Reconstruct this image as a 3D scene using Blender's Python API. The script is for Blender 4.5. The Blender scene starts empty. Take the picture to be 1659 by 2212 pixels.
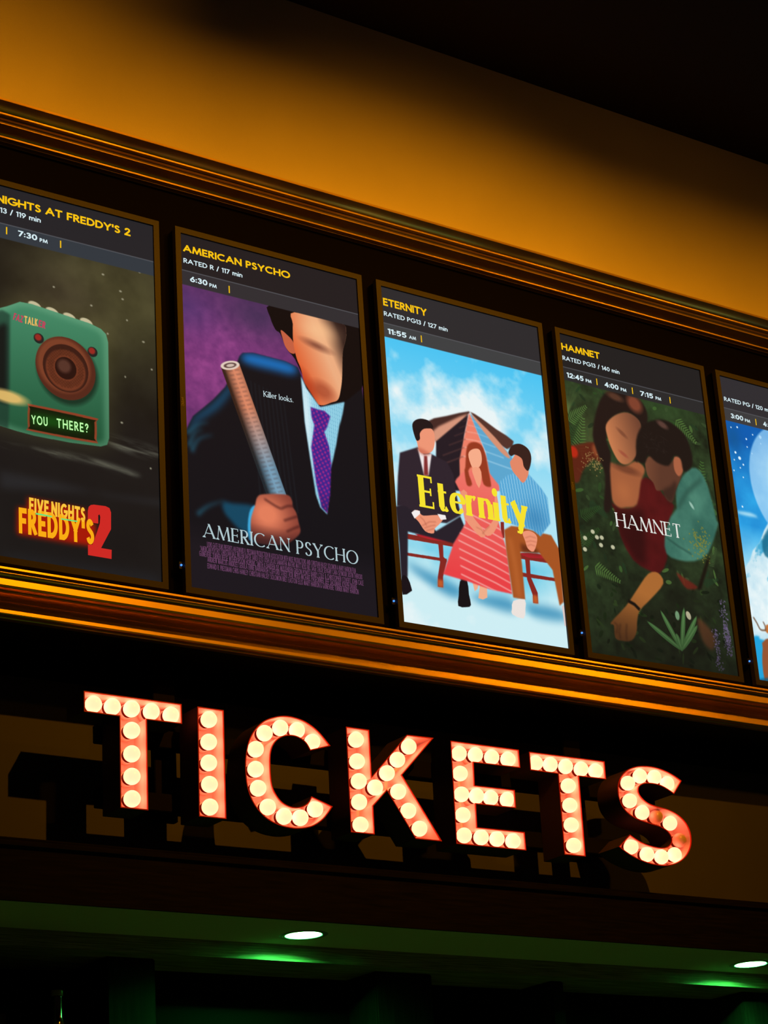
import bpy, bmesh, math, random
import numpy as np
from mathutils import Vector, Matrix

scene = bpy.context.scene
COL = scene.collection
random.seed(7)
PI = math.pi

# ------------------------------------------------------------------ camera
cam_data = bpy.data.cameras.new('camera')
cam = bpy.data.objects.new('camera', cam_data)
COL.objects.link(cam)
yaw, pitch, roll = 0.624963723, 0.378086747, -0.0668832275
fwd = Vector((math.sin(yaw) * math.cos(pitch), math.cos(yaw) * math.cos(pitch), math.sin(pitch)))
rgt = Vector((math.cos(yaw), -math.sin(yaw), 0))
upv = rgt.cross(fwd)
r2 = math.cos(roll) * rgt + math.sin(roll) * upv
u2 = -math.sin(roll) * rgt + math.cos(roll) * upv
m3 = Matrix((r2, u2, -fwd)).transposed()
cam.matrix_world = Matrix.Translation((-4.21420916, -5.30638618, 1.59900045)) @ m3.to_4x4()
cam_data.sensor_fit = 'VERTICAL'
cam_data.sensor_height = 24.0
cam_data.lens = 4676.67251 / 2212 * 24.0
cam_data.clip_end = 100
scene.camera = cam

# ------------------------------------------------------------------ view, world, lamps
vs = scene.view_settings
scene.display_settings.display_device = 'sRGB'
vs.view_transform = 'Standard'
vs.look = 'None'
vs.exposure = 0.0
vs.gamma = 1.0
vs.use_curve_mapping = False
world = bpy.data.worlds.new('dim_hall')
scene.world = world
world.use_nodes = True
world.node_tree.nodes['Background'].inputs[0].default_value = (1.0, 0.62, 0.5, 1)
world.node_tree.nodes['Background'].inputs[1].default_value = 0.012

AMBER = (1.0, 0.37, 0.006)


def spot(name, loc, target, energy, color, cone, blend, radius):
    d = bpy.data.lights.new(name, 'SPOT')
    d.energy = energy
    d.color = color
    d.spot_size = math.radians(cone)
    d.spot_blend = blend
    d.shadow_soft_size = radius
    o = bpy.data.objects.new(name, d)
    COL.objects.link(o)
    o.location = loc
    o.rotation_euler = (Vector(target) - Vector(loc)).to_track_quat('-Z', 'Y').to_euler()
    return o


spot('amber_spotlight', (-0.15, -4.05, 5.95), (-0.1, 0.0, 3.75), 470, AMBER, 60, 1.0, 0.03)
spot('amber_spotlight', (-2.9, -3.0, 5.95), (-2.15, 0.0, 5.55), 90, AMBER, 42, 1.0, 0.05)
spot('soffit_bounce_fill', (-0.3, -1.9, 6.0), (-0.3, -0.9, 0.0), 190, (0.95, 0.92, 0.12), 30, 0.6, 0.05)  # added fill: floor pool bounces olive light up to the soffit
spot('amber_spotlight', (4.6, -5.2, 5.95), (0.9, 0.0, 4.3), 115, AMBER, 40, 1.0, 0.12)
wd = bpy.data.lights.new('amber_wall_washer', 'AREA')
wd.shape = 'RECTANGLE'
wd.size, wd.size_y = 5.5, 0.08
wd.energy = 21
wd.color = AMBER
wd.spread = math.radians(42)
wo_ = bpy.data.objects.new('amber_wall_washer', wd)
COL.objects.link(wo_)
wo_.location = (0.1, -2.6, 5.98)
wo_.rotation_euler = Vector((0, 2.6, -1.12)).to_track_quat('-Z', 'Y').to_euler()


# ------------------------------------------------------------------ materials
def lin(c):
    return tuple(((v / 255.0) / 12.92 if v / 255.0 <= 0.04045 else ((v / 255.0 + 0.055) / 1.055) ** 2.4) for v in c)


def mat(name, color, rough=0.5, metallic=0.0, spec=0.5, emit=None, strength=0.0, noise=None, bump=None, coat=0.0):
    m = bpy.data.materials.new(name)
    m.use_nodes = True
    nt = m.node_tree
    b = nt.nodes['Principled BSDF']
    b.inputs['Base Color'].default_value = (*color, 1)
    b.inputs['Roughness'].default_value = rough
    b.inputs['Metallic'].default_value = metallic
    b.inputs['Specular IOR Level'].default_value = spec
    b.inputs['Coat Weight'].default_value = coat
    if emit:
        b.inputs['Emission Color'].default_value = (*emit, 1)
        b.inputs['Emission Strength'].default_value = strength
    if noise or bump:
        tc = nt.nodes.new('ShaderNodeTexCoord')
    if noise:
        scale, amount, stretch = noise
        mp = nt.nodes.new('ShaderNodeMapping')
        mp.inputs['Scale'].default_value = stretch
        n = nt.nodes.new('ShaderNodeTexNoise')
        n.inputs['Scale'].default_value = scale
        n.inputs['Detail'].default_value = 6
        r = nt.nodes.new('ShaderNodeValToRGB')
        r.color_ramp.elements[0].position = 0.3
        r.color_ramp.elements[1].position = 0.7
        r.color_ramp.elements[0].color = (*[c * (1 - amount) for c in color], 1)
        r.color_ramp.elements[1].color = (*[min(1, c * (1 + amount)) for c in color], 1)
        nt.links.new(tc.outputs['Object'], mp.inputs['Vector'])
        nt.links.new(mp.outputs['Vector'], n.inputs['Vector'])
        nt.links.new(n.outputs['Fac'], r.inputs['Fac'])
        nt.links.new(r.outputs['Color'], b.inputs['Base Color'])
    if bump:
        n2 = nt.nodes.new('ShaderNodeTexNoise')
        n2.inputs['Scale'].default_value = bump[0]
        bp = nt.nodes.new('ShaderNodeBump')
        bp.inputs['Strength'].default_value = bump[1]
        bp.inputs['Distance'].default_value = 0.002
        nt.links.new(tc.outputs['Object'], n2.inputs['Vector'])
        nt.links.new(n2.outputs['Fac'], bp.inputs['Height'])
        nt.links.new(bp.outputs['Normal'], b.inputs['Normal'])
    return m


M = {}
M['wall'] = mat('painted_plaster', (0.52, 0.44, 0.32), 0.8, noise=(3.0, 0.05, (1, 1, 1)), bump=(220, 0.25))
M['fascia'] = mat('brown_painted_board', (0.048, 0.042, 0.038), 0.7, noise=(4.0, 0.06, (1, 1, 1)))
M['black_panel'] = mat('black_paint', (0.0035, 0.003, 0.003), 0.8, spec=0.0)
M['ceiling'] = mat('black_ceiling_paint', (0.03, 0.025, 0.022), 0.9, spec=0.0)
M['floor'] = mat('dark_carpet', (0.30, 0.24, 0.16), 0.9, noise=(40, 0.3, (1, 1, 1)))
M['gilt'] = mat('aged_gilt_moulding', (0.84, 0.53, 0.07), 0.30, metallic=0.9, spec=0.5, noise=(5, 0.12, (1, 1, 1)))
M['soffit_dark'] = mat('dark_gloss_soffit', (0.012, 0.009, 0.008), 0.35, spec=0.3)
M['wood'] = mat('dark_stained_wood', (0.006, 0.004, 0.003), 0.6, spec=0.05, noise=(14, 0.5, (0.6, 6, 9)))
M['header_wood'] = mat('brown_stained_wood', (0.27, 0.22, 0.15), 0.55, spec=0.3, noise=(10, 0.55, (0.7, 8, 30)))
M['soffit'] = mat('cream_soffit_paint', (0.74, 0.70, 0.52), 0.8)
M['bezel'] = mat('dark_grey_bezel', (0.036, 0.033, 0.030), 0.55, spec=0.12)
M['case'] = mat('black_plastic', (0.010, 0.010, 0.010), 0.5, spec=0.2)
M['brand'] = mat('grey_print', (0.10, 0.09, 0.08), 0.6)
M['led'] = mat('blue_indicator', (0.02, 0.05, 0.2), 0.4, emit=(0.05, 0.26, 1.0), strength=1.6)
M['return'] = mat('dark_letter_enamel', (0.085, 0.045, 0.030), 0.5, spec=0.3)
M['inner'] = mat('pale_pink_enamel', (0.92, 0.72, 0.64), 0.45, spec=0.4)
M['trim_cap'] = mat('red_edge_trim', (0.80, 0.02, 0.015), 0.4)
M['bulb'] = mat('lit_red_white_globe', (0.9, 0.8, 0.7), 0.3, emit=(4.2, 0.82, 0.48), strength=1.0)
M['bulb_off'] = mat('unlit_pink_globe', (0.95, 0.62, 0.56), 0.25, spec=0.5, coat=0.4)
M['socket'] = mat('dark_red_collar', (0.06, 0.004, 0.003), 0.7, spec=0.1)
M['pilaster'] = mat('dark_brown_timber', (0.010, 0.009, 0.007), 0.7, spec=0.06, noise=(10, 0.5, (9, 8, 0.7)))
M['rail'] = mat('dark_brown_metal', (0.008, 0.006, 0.005), 0.7, spec=0.05)
M['lens'] = mat('lit_green_white_lens', (0.8, 0.9, 0.8), 0.4, emit=(0.055, 1.0, 0.14), strength=800.0)
M['ring'] = mat('painted_trim_ring', (0.30, 0.32, 0.26), 0.4)
M['pane'] = mat('dark_window_pane', (0.006, 0.007, 0.006), 0.12, spec=0.2)
M['door_rail'] = mat('grey_green_rail', (0.0035, 0.004, 0.0035), 0.7, spec=0.03)
M['bottle'] = mat('brown_bottle_glass', (0.02, 0.012, 0.006), 0.08, spec=0.8)
M['bottle_lip'] = mat('lit_tone_bottle_lip', (0.22, 0.18, 0.08), 0.3)  # light on the lip is put into its paler colour
M['red_cloth'] = mat('dark_red_panel', (0.10, 0.02, 0.016), 0.8)

_glow = {}


def glow(c, k=1.0):
    key = (tuple(c), k)
    if key not in _glow:
        l = lin(c)
        m = bpy.data.materials.new('screen_light')
        m.use_nodes = True
        b = m.node_tree.nodes['Principled BSDF']
        b.inputs['Base Color'].default_value = (0, 0, 0, 1)
        b.inputs['Specular IOR Level'].default_value = 0.0
        b.inputs['Emission Color'].default_value = (*l, 1)
        b.inputs['Emission Strength'].default_value = k
        _glow[key] = m
    return _glow[key]


def picture_material():
    m = bpy.data.materials.new('backlit_picture')
    m.use_nodes = True
    nt = m.node_tree
    b = nt.nodes['Principled BSDF']
    a = nt.nodes.new('ShaderNodeAttribute')
    a.attribute_name = 'picture'
    b.inputs['Base Color'].default_value = (0.002, 0.002, 0.002, 1)
    b.inputs['Roughness'].default_value = 0.5
    b.inputs['Specular IOR Level'].default_value = 0.02
    nt.links.new(a.outputs['Color'], b.inputs['Emission Color'])
    b.inputs['Emission Strength'].default_value = 1.0
    return m


M['picture'] = picture_material()


# ------------------------------------------------------------------ object helpers
def link_mesh(name, verts, faces, materials, parent=None, smooth=False, fmat=None, loc=None):
    me = bpy.data.meshes.new(name)
    me.from_pydata([tuple(v) for v in verts], [], faces)
    for m in (materials if isinstance(materials, (list, tuple)) else [materials]):
        me.materials.append(m)
    if fmat:
        for p, k in zip(me.polygons, fmat):
            p.material_index = k
    if smooth:
        for p in me.polygons:
            p.use_smooth = True
    me.update()
    o = bpy.data.objects.new(name, me)
    COL.objects.link(o)
    if parent is not None:
        o.parent = parent
    if loc:
        o.location = loc
    return o


def from_bm(name, bm, material, parent=None, smooth=False):
    bmesh.ops.recalc_face_normals(bm, faces=bm.faces)
    me = bpy.data.meshes.new(name)
    bm.to_mesh(me)
    bm.free()
    for m in (material if isinstance(material, (list, tuple)) else [material]):
        me.materials.append(m)
    if smooth:
        for p in me.polygons:
            p.use_smooth = True
    o = bpy.data.objects.new(name, me)
    COL.objects.link(o)
    if parent is not None:
        o.parent = parent
    return o


def add_box(bm, x0, x1, y0, y1, z0, z1, bevel=0.0):
    g = bmesh.ops.create_cube(bm, size=1.0)
    vs_ = g['verts']
    for v in vs_:
        v.co = Vector(((x0 + x1) / 2 + v.co.x * (x1 - x0), (y0 + y1) / 2 + v.co.y * (y1 - y0), (z0 + z1) / 2 + v.co.z * (z1 - z0)))
    if bevel:
        es = set(e for v in vs_ for e in v.link_edges)
        bmesh.ops.bevel(bm, geom=list(es), offset=bevel, segments=2, affect='EDGES')


def box(name, x0, x1, y0, y1, z0, z1, material, parent=None, bevel=0.0):
    bm = bmesh.new()
    add_box(bm, x0, x1, y0, y1, z0, z1, bevel)
    return from_bm(name, bm, material, parent)


def struct(o):
    o['kind'] = 'structure'
    return o


def tag(o, label, cat, group=None):
    o['label'] = label
    o['category'] = cat
    if group:
        o['group'] = group
    return o


def thing(name, label, cat, loc, group=None):
    o = bpy.data.objects.new(name, None)
    o.empty_display_size = 0.1
    COL.objects.link(o)
    o.location = loc
    return tag(o, label, cat, group)


def lathe(bm, profile, seg=32, axis='z', center=(0, 0, 0), cap=True):
    rings = []
    for (r, h) in profile:
        ring = []
        for k in range(seg):
            a = 2 * PI * k / seg
            if axis == 'z':
                co = (r * math.cos(a), r * math.sin(a), h)
            else:
                co = (r * math.cos(a), h, r * math.sin(a))
            ring.append(bm.verts.new(Vector(co) + Vector(center)))
        rings.append(ring)
    for a, b in zip(rings, rings[1:]):
        for k in range(seg):
            bm.faces.new((a[k], a[(k + 1) % seg], b[(k + 1) % seg], b[k]))
    for ring in ((rings[0], rings[-1]) if cap else ()):
        try:
            bm.faces.new(ring)
        except ValueError:
            pass


def extrude_profile(name, prof, x0, x1, material, nx=1):
    """prof: closed polygon of (y, z); a moulding run along x."""
    n = len(prof)
    verts, faces = [], []
    for k in range(nx + 1):
        x = x0 + (x1 - x0) * k / nx
        verts += [(x, y, z) for y, z in prof]
    for k in range(nx):
        for i in range(n):
            j = (i + 1) % n
            faces.append((k * n + i, k * n + j, (k + 1) * n + j, (k + 1) * n + i))
    faces.append(tuple(range(n)))
    faces.append(tuple(nx * n + i for i in reversed(range(n))))
    o = link_mesh(name, verts, faces, material)
    bm = bmesh.new()
    bm.from_mesh(o.data)
    bmesh.ops.recalc_face_normals(bm, faces=bm.faces)
    bm.to_mesh(o.data)
    bm.free()
    return o


# ------------------------------------------------------------------ the setting
X0, X1 = -4.6, 5.2
struct(box('floor', -8, 8, -9, 0.9, -0.1, 0.0, M['floor']))
struct(box('ceiling', -8, 8, -9, 0.25, 6.085, 6.2, M['ceiling']))
struct(box('wall_upper', X0, X1, 0.0, 0.2, 5.262, 6.085, M['wall']))
struct(box('wall_middle', X0, X1, 0.045, 0.2, 3.52, 5.30, M['black_panel']))
struct(box('wall_lower', X0, X1, 0.129, 0.3, 2.95, 3.58, M['fascia']))


def run(start, moves):
    """walk a moulding section downwards from (out, z): f = face down, u = underside inwards, c = cove, s = slope, o = jump outwards."""
    out, z = start
    pts = [(out, z)]
    for mv in moves:
        k = mv[0]
        if k == 'f':
            z -= mv[1]
            pts.append((out, z))
        elif k == 'u':
            out -= mv[1]
            pts.append((out, z))
        elif k == 's':
            out -= mv[1]
            z -= mv[2]
            pts.append((out, z))
        elif k == 'c':
            for t in range(1, 11):
                a = t / 10 * PI / 2
                pts.append((out - mv[1] * math.sin(a), z - mv[2] * (1 - math.cos(a))))
            out -= mv[1]
            z -= mv[2]
        elif k == 'r':      # rounded edge turning from face to underside
            for t in range(1, 7):
                a = t / 6 * PI / 2
                pts.append((out - mv[1] * (1 - math.cos(a)), z - mv[2] * math.sin(a)))
            out -= mv[1]
            z -= mv[2]
        elif k == 'o':
            out += mv[1]
            pts.append((out, z))
    return pts


up = run((0.116, 5.270), [('f', 0.008), ('c', 0.046, 0.015), ('f', 0.003), ('u', 0.016), ('f', 0.004), ('u', 0.010), ('s', 0.004, 0.007), ('f', 0.003),
                          ('c', 0.046, 0.014), ('f', 0.003), ('u', 0.016), ('f', 0.004), ('u', 0.018), ('f', 0.002)])
zt = up[-1][1]
prof = [(-o, z) for o, z in up] + [(0.06, zt), (0.06, 5.270)]
struct(extrude_profile('trim_1', prof, X0, X1, M['gilt']))

low = run((0.214, 3.7084), [('f', 0.006), ('u', 0.010), ('f', 0.007), ('u', 0.010), ('c', 0.008, 0.008), ('f', 0.020), ('r', 0.010, 0.006), ('u', 0.016), ('r', 0.010, 0.006), ('u', 0.030),
                            ('f', 0.010), ('u', 0.005), ('f', 0.0506), ('o', 0.063), ('f', 0.006), ('r', 0.014, 0.005), ('u', 0.006), ('r', 0.006, 0.003), ('u', 0.01)])
zb = low[-1][1]
prof = [(-o, z) for o, z in low] + [(0.0, zb), (0.06, zb), (0.06, 3.7084)]
LOW_Z = zb
struct(extrude_profile('trim_2', prof, X0, X1, M['gilt']))
struct(box('trim_3', X0, X1, -0.135, 0.135, zb - 0.002, zb + 0.02, M['soffit_dark']))

# lintel, lit soffit with the downlights, timber header and bays below
struct(extrude_profile('trim_4', [(-0.05, 2.831), (-0.05, 2.972), (-0.062, 2.978), (-0.062, 2.992), (-0.050, 2.998), (-0.050, 3.002), (0.135, 3.002), (0.135, 2.845), (-0.040, 2.845), (-0.040, 2.831)], X0, X1, M['wood']))
LAMPS = ((-0.684, 0.142), (1.146, 0.142))
HOLE, ZS = 0.057, 2.832


def soffit_plate():
    bm = bmesh.new()

    def rect(x0, x1, y0, y1, z):
        bm.faces.new([bm.verts.new(c) for c in ((x0, y0, z), (x1, y0, z), (x1, y1, z), (x0, y1, z))])
    xs = [X0]
    h = 0.11
    for lx, ly in LAMPS:
        xs += [lx - h, lx + h]
    xs.append(X1)
    for a, b in zip(xs[::2], xs[1::2]):
        rect(a, b, -0.045, 0.30, ZS)
    for lx, ly in LAMPS:
        rect(lx - h, lx + h, -0.045, ly - h, ZS)
        rect(lx - h, lx + h, ly + h, 0.30, ZS)
        n = 48
        inn, top, out = [], [], []
        for k in range(n):
            a = 2 * PI * k / n
            c, s_ = math.cos(a), math.sin(a)
            m_ = max(abs(c), abs(s_))
            inn.append(bm.verts.new((lx + HOLE * c, ly + HOLE * s_, ZS)))
            top.append(bm.verts.new((lx + HOLE * c, ly + HOLE * s_, ZS + 0.024)))
            out.append(bm.verts.new((lx + h * c / m_, ly + h * s_ / m_, ZS)))
        for k in range(n):
            j = (k + 1) % n
            bm.faces.new((inn[k], inn[j], out[j], out[k]))
            bm.faces.new((inn[k], top[k], top[j], inn[j]))
        bm.faces.new(top)
    return from_bm('trim_5', bm, M['soffit'])


struct(soffit_plate())
struct(box('trim_6', X0, X1, 0.288, 0.62, 2.782, 2.86, M['header_wood']))
struct(box('wall_back', X0, X1, 0.62, 0.7, 0.0, 2.86, M['black_panel']))
for k, (a, b) in enumerate(((-1.23, -1.07), (-0.28, -0.06), (0.43, 0.484), (1.30, 1.50))):
    o = box('trim_%d' % (7 + k), a, b, 0.36, 0.60, 0.0, 2.782, M['pilaster'], bevel=0.004)
    struct(o)
for k, (a, b) in enumerate(((-1.07, -0.28), (-0.06, 0.43), (0.484, 1.30))):
    root = bpy.data.objects.new('door_%d' % (k + 1), None)
    COL.objects.link(root)
    root['kind'] = 'structure'
    root.location = (0, 0, 0)
    bm = bmesh.new()
    add_box(bm, a, a + 0.06, 0.52, 0.56, 0.02, 2.70)
    add_box(bm, b - 0.06, b, 0.52, 0.56, 0.02, 2.70)
    add_box(bm, a + 0.06, b - 0.06, 0.52, 0.56, 2.62, 2.70)
    add_box(bm, a + 0.06, b - 0.06, 0.52, 0.56, 0.02, 0.25)
    from_bm('door_frame', bm, M['door_rail'], root)
    box('door_pane', a + 0.06, b - 0.06, 0.535, 0.545, 0.25, 2.62, M['pane'], root)
    box('transom_panel', a, b, 0.53, 0.56, 2.70, 2.782, M['wood'], root)

# niche at the far left with a dim shelf rail, a red panel and a bottle
struct(box('trim_11', -2.2, -1.50, 0.42, 0.50, 2.625, 2.652, M['door_rail']))
struct(box('wall_niche', -2.2, -1.50, 0.47, 0.52, 1.2, 2.625, M['red_cloth']))
struct(box('trim_12', -2.2, -1.23, 0.20, 0.62, 2.30, 2.33, M['wood']))
t = thing('bottle', 'dark brown glass bottle with lip coloured as if lit in the niche below the lintel', 'bottle', (-1.422, 0.30, 2.33))
bm = bmesh.new()
lathe(bm, [(0.030, 0.0), (0.036, 0.006), (0.037, 0.10), (0.037, 0.17), (0.033, 0.205), (0.022, 0.235), (0.0155, 0.26), (0.0145, 0.315), (0.0145, 0.320)], 32)
from_bm('bottle_body', bm, M['bottle'], t, True)
bm = bmesh.new()
lathe(bm, [(0.0145, 0.318), (0.0172, 0.319), (0.0175, 0.331), (0.0160, 0.334), (0.011, 0.334), (0.011, 0.322)], 32)
o = from_bm('bottle_lip', bm, M['bottle_lip'], t, True)
o['label'] = 'bottle lip coloured as if lit'

for k, (lx, ly) in enumerate(LAMPS):
    lab = ('recessed green downlight in the soffit below the letters C and K', 'recessed green downlight in the soffit beyond the letter S')[k]
    t = thing('recessed_downlight', lab, 'downlight', (lx, ly, 2.832), 'green downlights in the soffit')
    bm = bmesh.new()
    lathe(bm, [(0.0555, 0.004), (0.0555, -0.0010), (0.058, -0.0018), (0.072, -0.0014), (0.074, 0.0)], 48, cap=False)
    from_bm('trim_ring', bm, M['ring'], t, True)
    bm = bmesh.new()
    lathe(bm, [(0.0560, 0.022), (0.050, 0.0205), (0.040, 0.019), (0.026, 0.018), (0.012, 0.0175), (0.001, 0.0174)], 48)
    o = from_bm('lens', bm, M['lens'], t, True)
    o['label'] = 'bright green white lens'


# ------------------------------------------------------------------ stroke lettering
# Skeletons: 'L' straight runs, 'C' smooth curves, 'A' arcs (cx, cy, rx, ry, from, to in degrees).
# 't' / 'T' mark the thin and thick diagonals of roman letters.  'f' lists serif positions (x, y).
G = {}


def gl(ch, w, *strokes, f=()):
    G[ch] = (w, strokes, f)


SC = [(.43, .82), (.34, .95), (.21, 1), (.08, .93), (.03, .78), (.09, .63), (.24, .52), (.39, .41), (.46, .24), (.38, .07), (.22, 0), (.08, .05), (0, .19)]
gl('A', .8, ('t', (0, 0), (.4, 1)), ('T', (.4, 1), (.8, 0)), ('L', (.16, .32), (.64, .32)), f=((0, 0), (.8, 0)))
gl('B', .5, ('L', (0, 0), (0, 1)), ('L', (0, 1), (.22, 1)), ('A', .22, .76, .22, .24, 90, -90), ('L', (0, .52), (.24, .52)), ('A', .24, .26, .26, .26, 90, -90), ('L', (0, 0), (.24, 0)), f=((0, 0), (0, 1)))
gl('C', .76, ('A', .47, .5, .47, .5, 48, 312))
gl('D', .68, ('L', (0, 0), (0, 1)), ('L', (0, 1), (.2, 1)), ('A', .2, .5, .48, .5, 90, -90), ('L', (0, 0), (.2, 0)), f=((0, 0), (0, 1)))
gl('E', .46, ('L', (0, 0), (0, 1)), ('L', (0, 1), (.44, 1)), ('L', (0, .51), (.38, .51)), ('L', (0, 0), (.46, 0)), ('v', (.44, .86), (.44, 1)), ('v', (.46, 0), (.46, .16)), ('v', (.38, .42), (.38, .6)), f=((0, 0), (0, 1)))
gl('F', .44, ('L', (0, 0), (0, 1)), ('L', (0, 1), (.44, 1)), ('L', (0, .5), (.38, .5)), f=((0, 0), (0, 1)))
gl('G', .86, ('A', .47, .5, .47, .5, 46, 352), ('L', (.92, .46), (.56, .46)))
gl('H', .68, ('L', (0, 0), (0, 1)), ('L', (.68, 0), (.68, 1)), ('L', (0, .5), (.68, .5)), f=((0, 0), (0, 1), (.68, 0), (.68, 1)))
gl('I', .0, ('L', (0, 0), (0, 1)), f=((0, 0), (0, 1)))
gl('J', .3, ('L', (.3, 1), (.3, .25)), ('C', (.3, .25), (.24, .05), (.12, 0), (0, .06)), f=((.3, 1),))
gl('K', .56, ('L', (0, 0), (0, 1)), ('t', (.52, 1), (.04, .44)), ('T', (.16, .56), (.56, 0)), f=((0, 0), (0, 1), (.52, 1), (.56, 0)))
gl('L', .42, ('L', (0, 0), (0, 1)), ('L', (0, 0), (.42, 0)), f=((0, 0), (0, 1)))
gl('M', .92, ('t', (0, 0), (.12, 1)), ('T', (.12, 1), (.46, .05)), ('t', (.46, .05), (.8, 1)), ('L', (.8, 1), (.92, 0)), f=((0, 0), (.92, 0)))
gl('N', .68, ('t', (0, 0), (0, 1)), ('T', (0, 1), (.68, 0)), ('t', (.68, 0), (.68, 1)), f=((0, 0), (.68, 1)))
gl('O', .94, ('A', .47, .5, .47, .5, 0, 360))
gl('P', .46, ('L', (0, 0), (0, 1)), ('L', (0, 1), (.2, 1)), ('A', .2, .73, .26, .27, 90, -90), ('L', (0, .46), (.2, .46)), f=((0, 0), (0, 1)))
gl('Q', .94, ('A', .47, .5, .47, .5, 0, 360), ('T', (.5, .3), (.9, -.05)))
gl('R', .52, ('L', (0, 0), (0, 1)), ('L', (0, 1), (.2, 1)), ('A', .2, .74, .26, .26, 90, -90), ('L', (0, .48), (.2, .48)), ('T', (.2, .48), (.52, 0)), f=((0, 0), (0, 1), (.52, 0)))
gl('S', .46, ('C', *SC))
gl('T', .6, ('L', (.3, 0), (.3, 1)), ('L', (0, 1), (.6, 1)), ('v', (0, .86), (0, 1)), ('v', (.6, .86), (.6, 1)), f=((.3, 0),))
gl('U', .62, ('L', (0, 1), (0, .32)), ('A', .31, .32, .31, .32, 180, 360), ('L', (.62, .32), (.62, 1)), f=((0, 1), (.62, 1)))
gl('V', .72, ('T', (0, 1), (.36, 0)), ('t', (.36, 0), (.72, 1)), f=((0, 1), (.72, 1)))
gl('W', 1.0, ('T', (0, 1), (.26, 0)), ('t', (.26, 0), (.5, 1)), ('T', (.5, 1), (.74, 0)), ('t', (.74, 0), (1, 1)), f=((0, 1), (1, 1)))
gl('X', .6, ('T', (0, 1), (.6, 0)), ('t', (0, 0), (.6, 1)), f=((0, 0), (0, 1), (.6, 0), (.6, 1)))
gl('Y', .66, ('T', (0, 1), (.33, .46)), ('t', (.66, 1), (.33, .46)), ('L', (.33, .46), (.33, 0)), f=((0, 1), (.66, 1), (.33, 0)))
gl('Z', .54, ('L', (0, 1), (.54, 1)), ('T', (.54, 1), (0, 0)), ('L', (0, 0), (.54, 0)))
gl('0', .5, ('A', .25, .5, .25, .5, 0, 360))
gl('1', .16, ('L', (.16, 0), (.16, 1)), ('L', (.16, 1), (0, .93)))
gl('2', .48, ('C', (.02, .72), (.08, .92), (.25, 1), (.42, .92), (.46, .74), (.38, .54), (.2, .28), (.02, 0)), ('L', (0, 0), (.5, 0)))
gl('3', .44, ('C', (.02, .82), (.1, .96), (.22, 1), (.37, .93), (.4, .76), (.33, .6), (.16, .54)), ('C', (.16, .54), (.36, .48), (.44, .28), (.36, .06), (.2, 0), (.07, .05), (0, .2)))
gl('4', .52, ('L', (.4, 0), (.4, 1)), ('L', (.4, 1), (0, .28)), ('L', (0, .28), (.54, .28)))
gl('5', .46, ('L', (.42, 1), (.1, 1)), ('L', (.1, 1), (.05, .54)), ('C', (.05, .54), (.2, .62), (.36, .57), (.45, .42), (.45, .22), (.34, .04), (.18, 0), (0, .12)))
gl('6', .5, ('A', .25, .3, .25, .3, 0, 360), ('L', (.05, .44), (.36, 1)))
gl('7', .46, ('L', (0, 1), (.46, 1)), ('L', (.46, 1), (.1, 0)))
gl('8', .46, ('A', .23, .76, .2, .24, 0, 360), ('A', .23, .27, .23, .27, 0, 360))
gl('9', .5, ('A', .25, .7, .25, .3, 0, 360), ('L', (.45, .56), (.14, 0)))
gl(':', .0, ('d', 0, .1), ('d', 0, .62))
gl('.', .0, ('d', 0, .0))
gl(',', .0, ('L', (.05, .05), (0, -.15)))
gl('/', .3, ('t', (0, -.08), (.3, 1.08)))
gl("'", .0, ('L', (0, .74), (0, 1)))
gl('&', .6, ('C', (.6, 0), (.14, .62), (.2, .95), (.36, .95), (.36, .72), (.08, .38), (.02, .16), (.2, 0), (.42, .1), (.56, .4)))
gl('?', .42, ('C', (.0, .74), (.08, .94), (.24, 1), (.4, .9), (.4, .68), (.24, .52), (.2, .3)), ('d', .2, .02))
XH = .62
gl('a', .4, ('A', .2, .31, .2, .31, 0, 360), ('L', (.4, 0), (.4, XH)))
gl('e', .44, ('C', (.02, .34), (.44, .36), (.4, .54), (.23, .62), (.06, .52), (.0, .3), (.07, .08), (.24, 0), (.43, .12)))
gl('i', .0, ('L', (0, 0), (0, XH - .07)), ('d', 0, .93), f=((0, 0),))
gl('k', .4, ('L', (0, 0), (0, 1)), ('t', (.36, XH), (.04, .26)), ('T', (.12, .34), (.42, 0)), f=((0, 0), (.42, 0)))
gl('l', .0, ('L', (0, 0), (0, 1)), f=((0, 0),))
gl('m', .74, ('L', (0, 0), (0, XH)), ('C', (0, .44), (.1, .6), (.24, .6), (.36, .45)), ('L', (.36, .46), (.36, 0)), ('C', (.37, .44), (.48, .6), (.62, .6), (.73, .45)), ('L', (.74, .46), (.74, 0)))
gl('n', .4, ('L', (0, 0), (0, XH)), ('C', (0, .42), (.1, .59), (.26, .6), (.39, .45)), ('L', (.4, .46), (.4, 0)), f=((0, 0), (.4, 0)))
gl('o', .46, ('A', .23, .31, .23, .31, 0, 360))
gl('r', .28, ('L', (0, 0), (0, XH)), ('C', (0, .4), (.1, .58), (.22, .62), (.3, .56)), f=((0, 0),))
gl('s', .34, ('C', *[(x * .74, y * XH) for x, y in SC]))
gl('t', .3, ('L', (.1, .84), (.1, .12)), ('C', (.1, .14), (.15, .02), (.24, 0), (.33, .07)), ('L', (0, XH - .02), (.3, XH - .02)))
gl('y', .46, ('T', (0, XH), (.25, .02)), ('C', (.46, XH), (.25, .0), (.16, -.26), (.04, -.28)), f=((0, XH), (.46, XH)))


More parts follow.
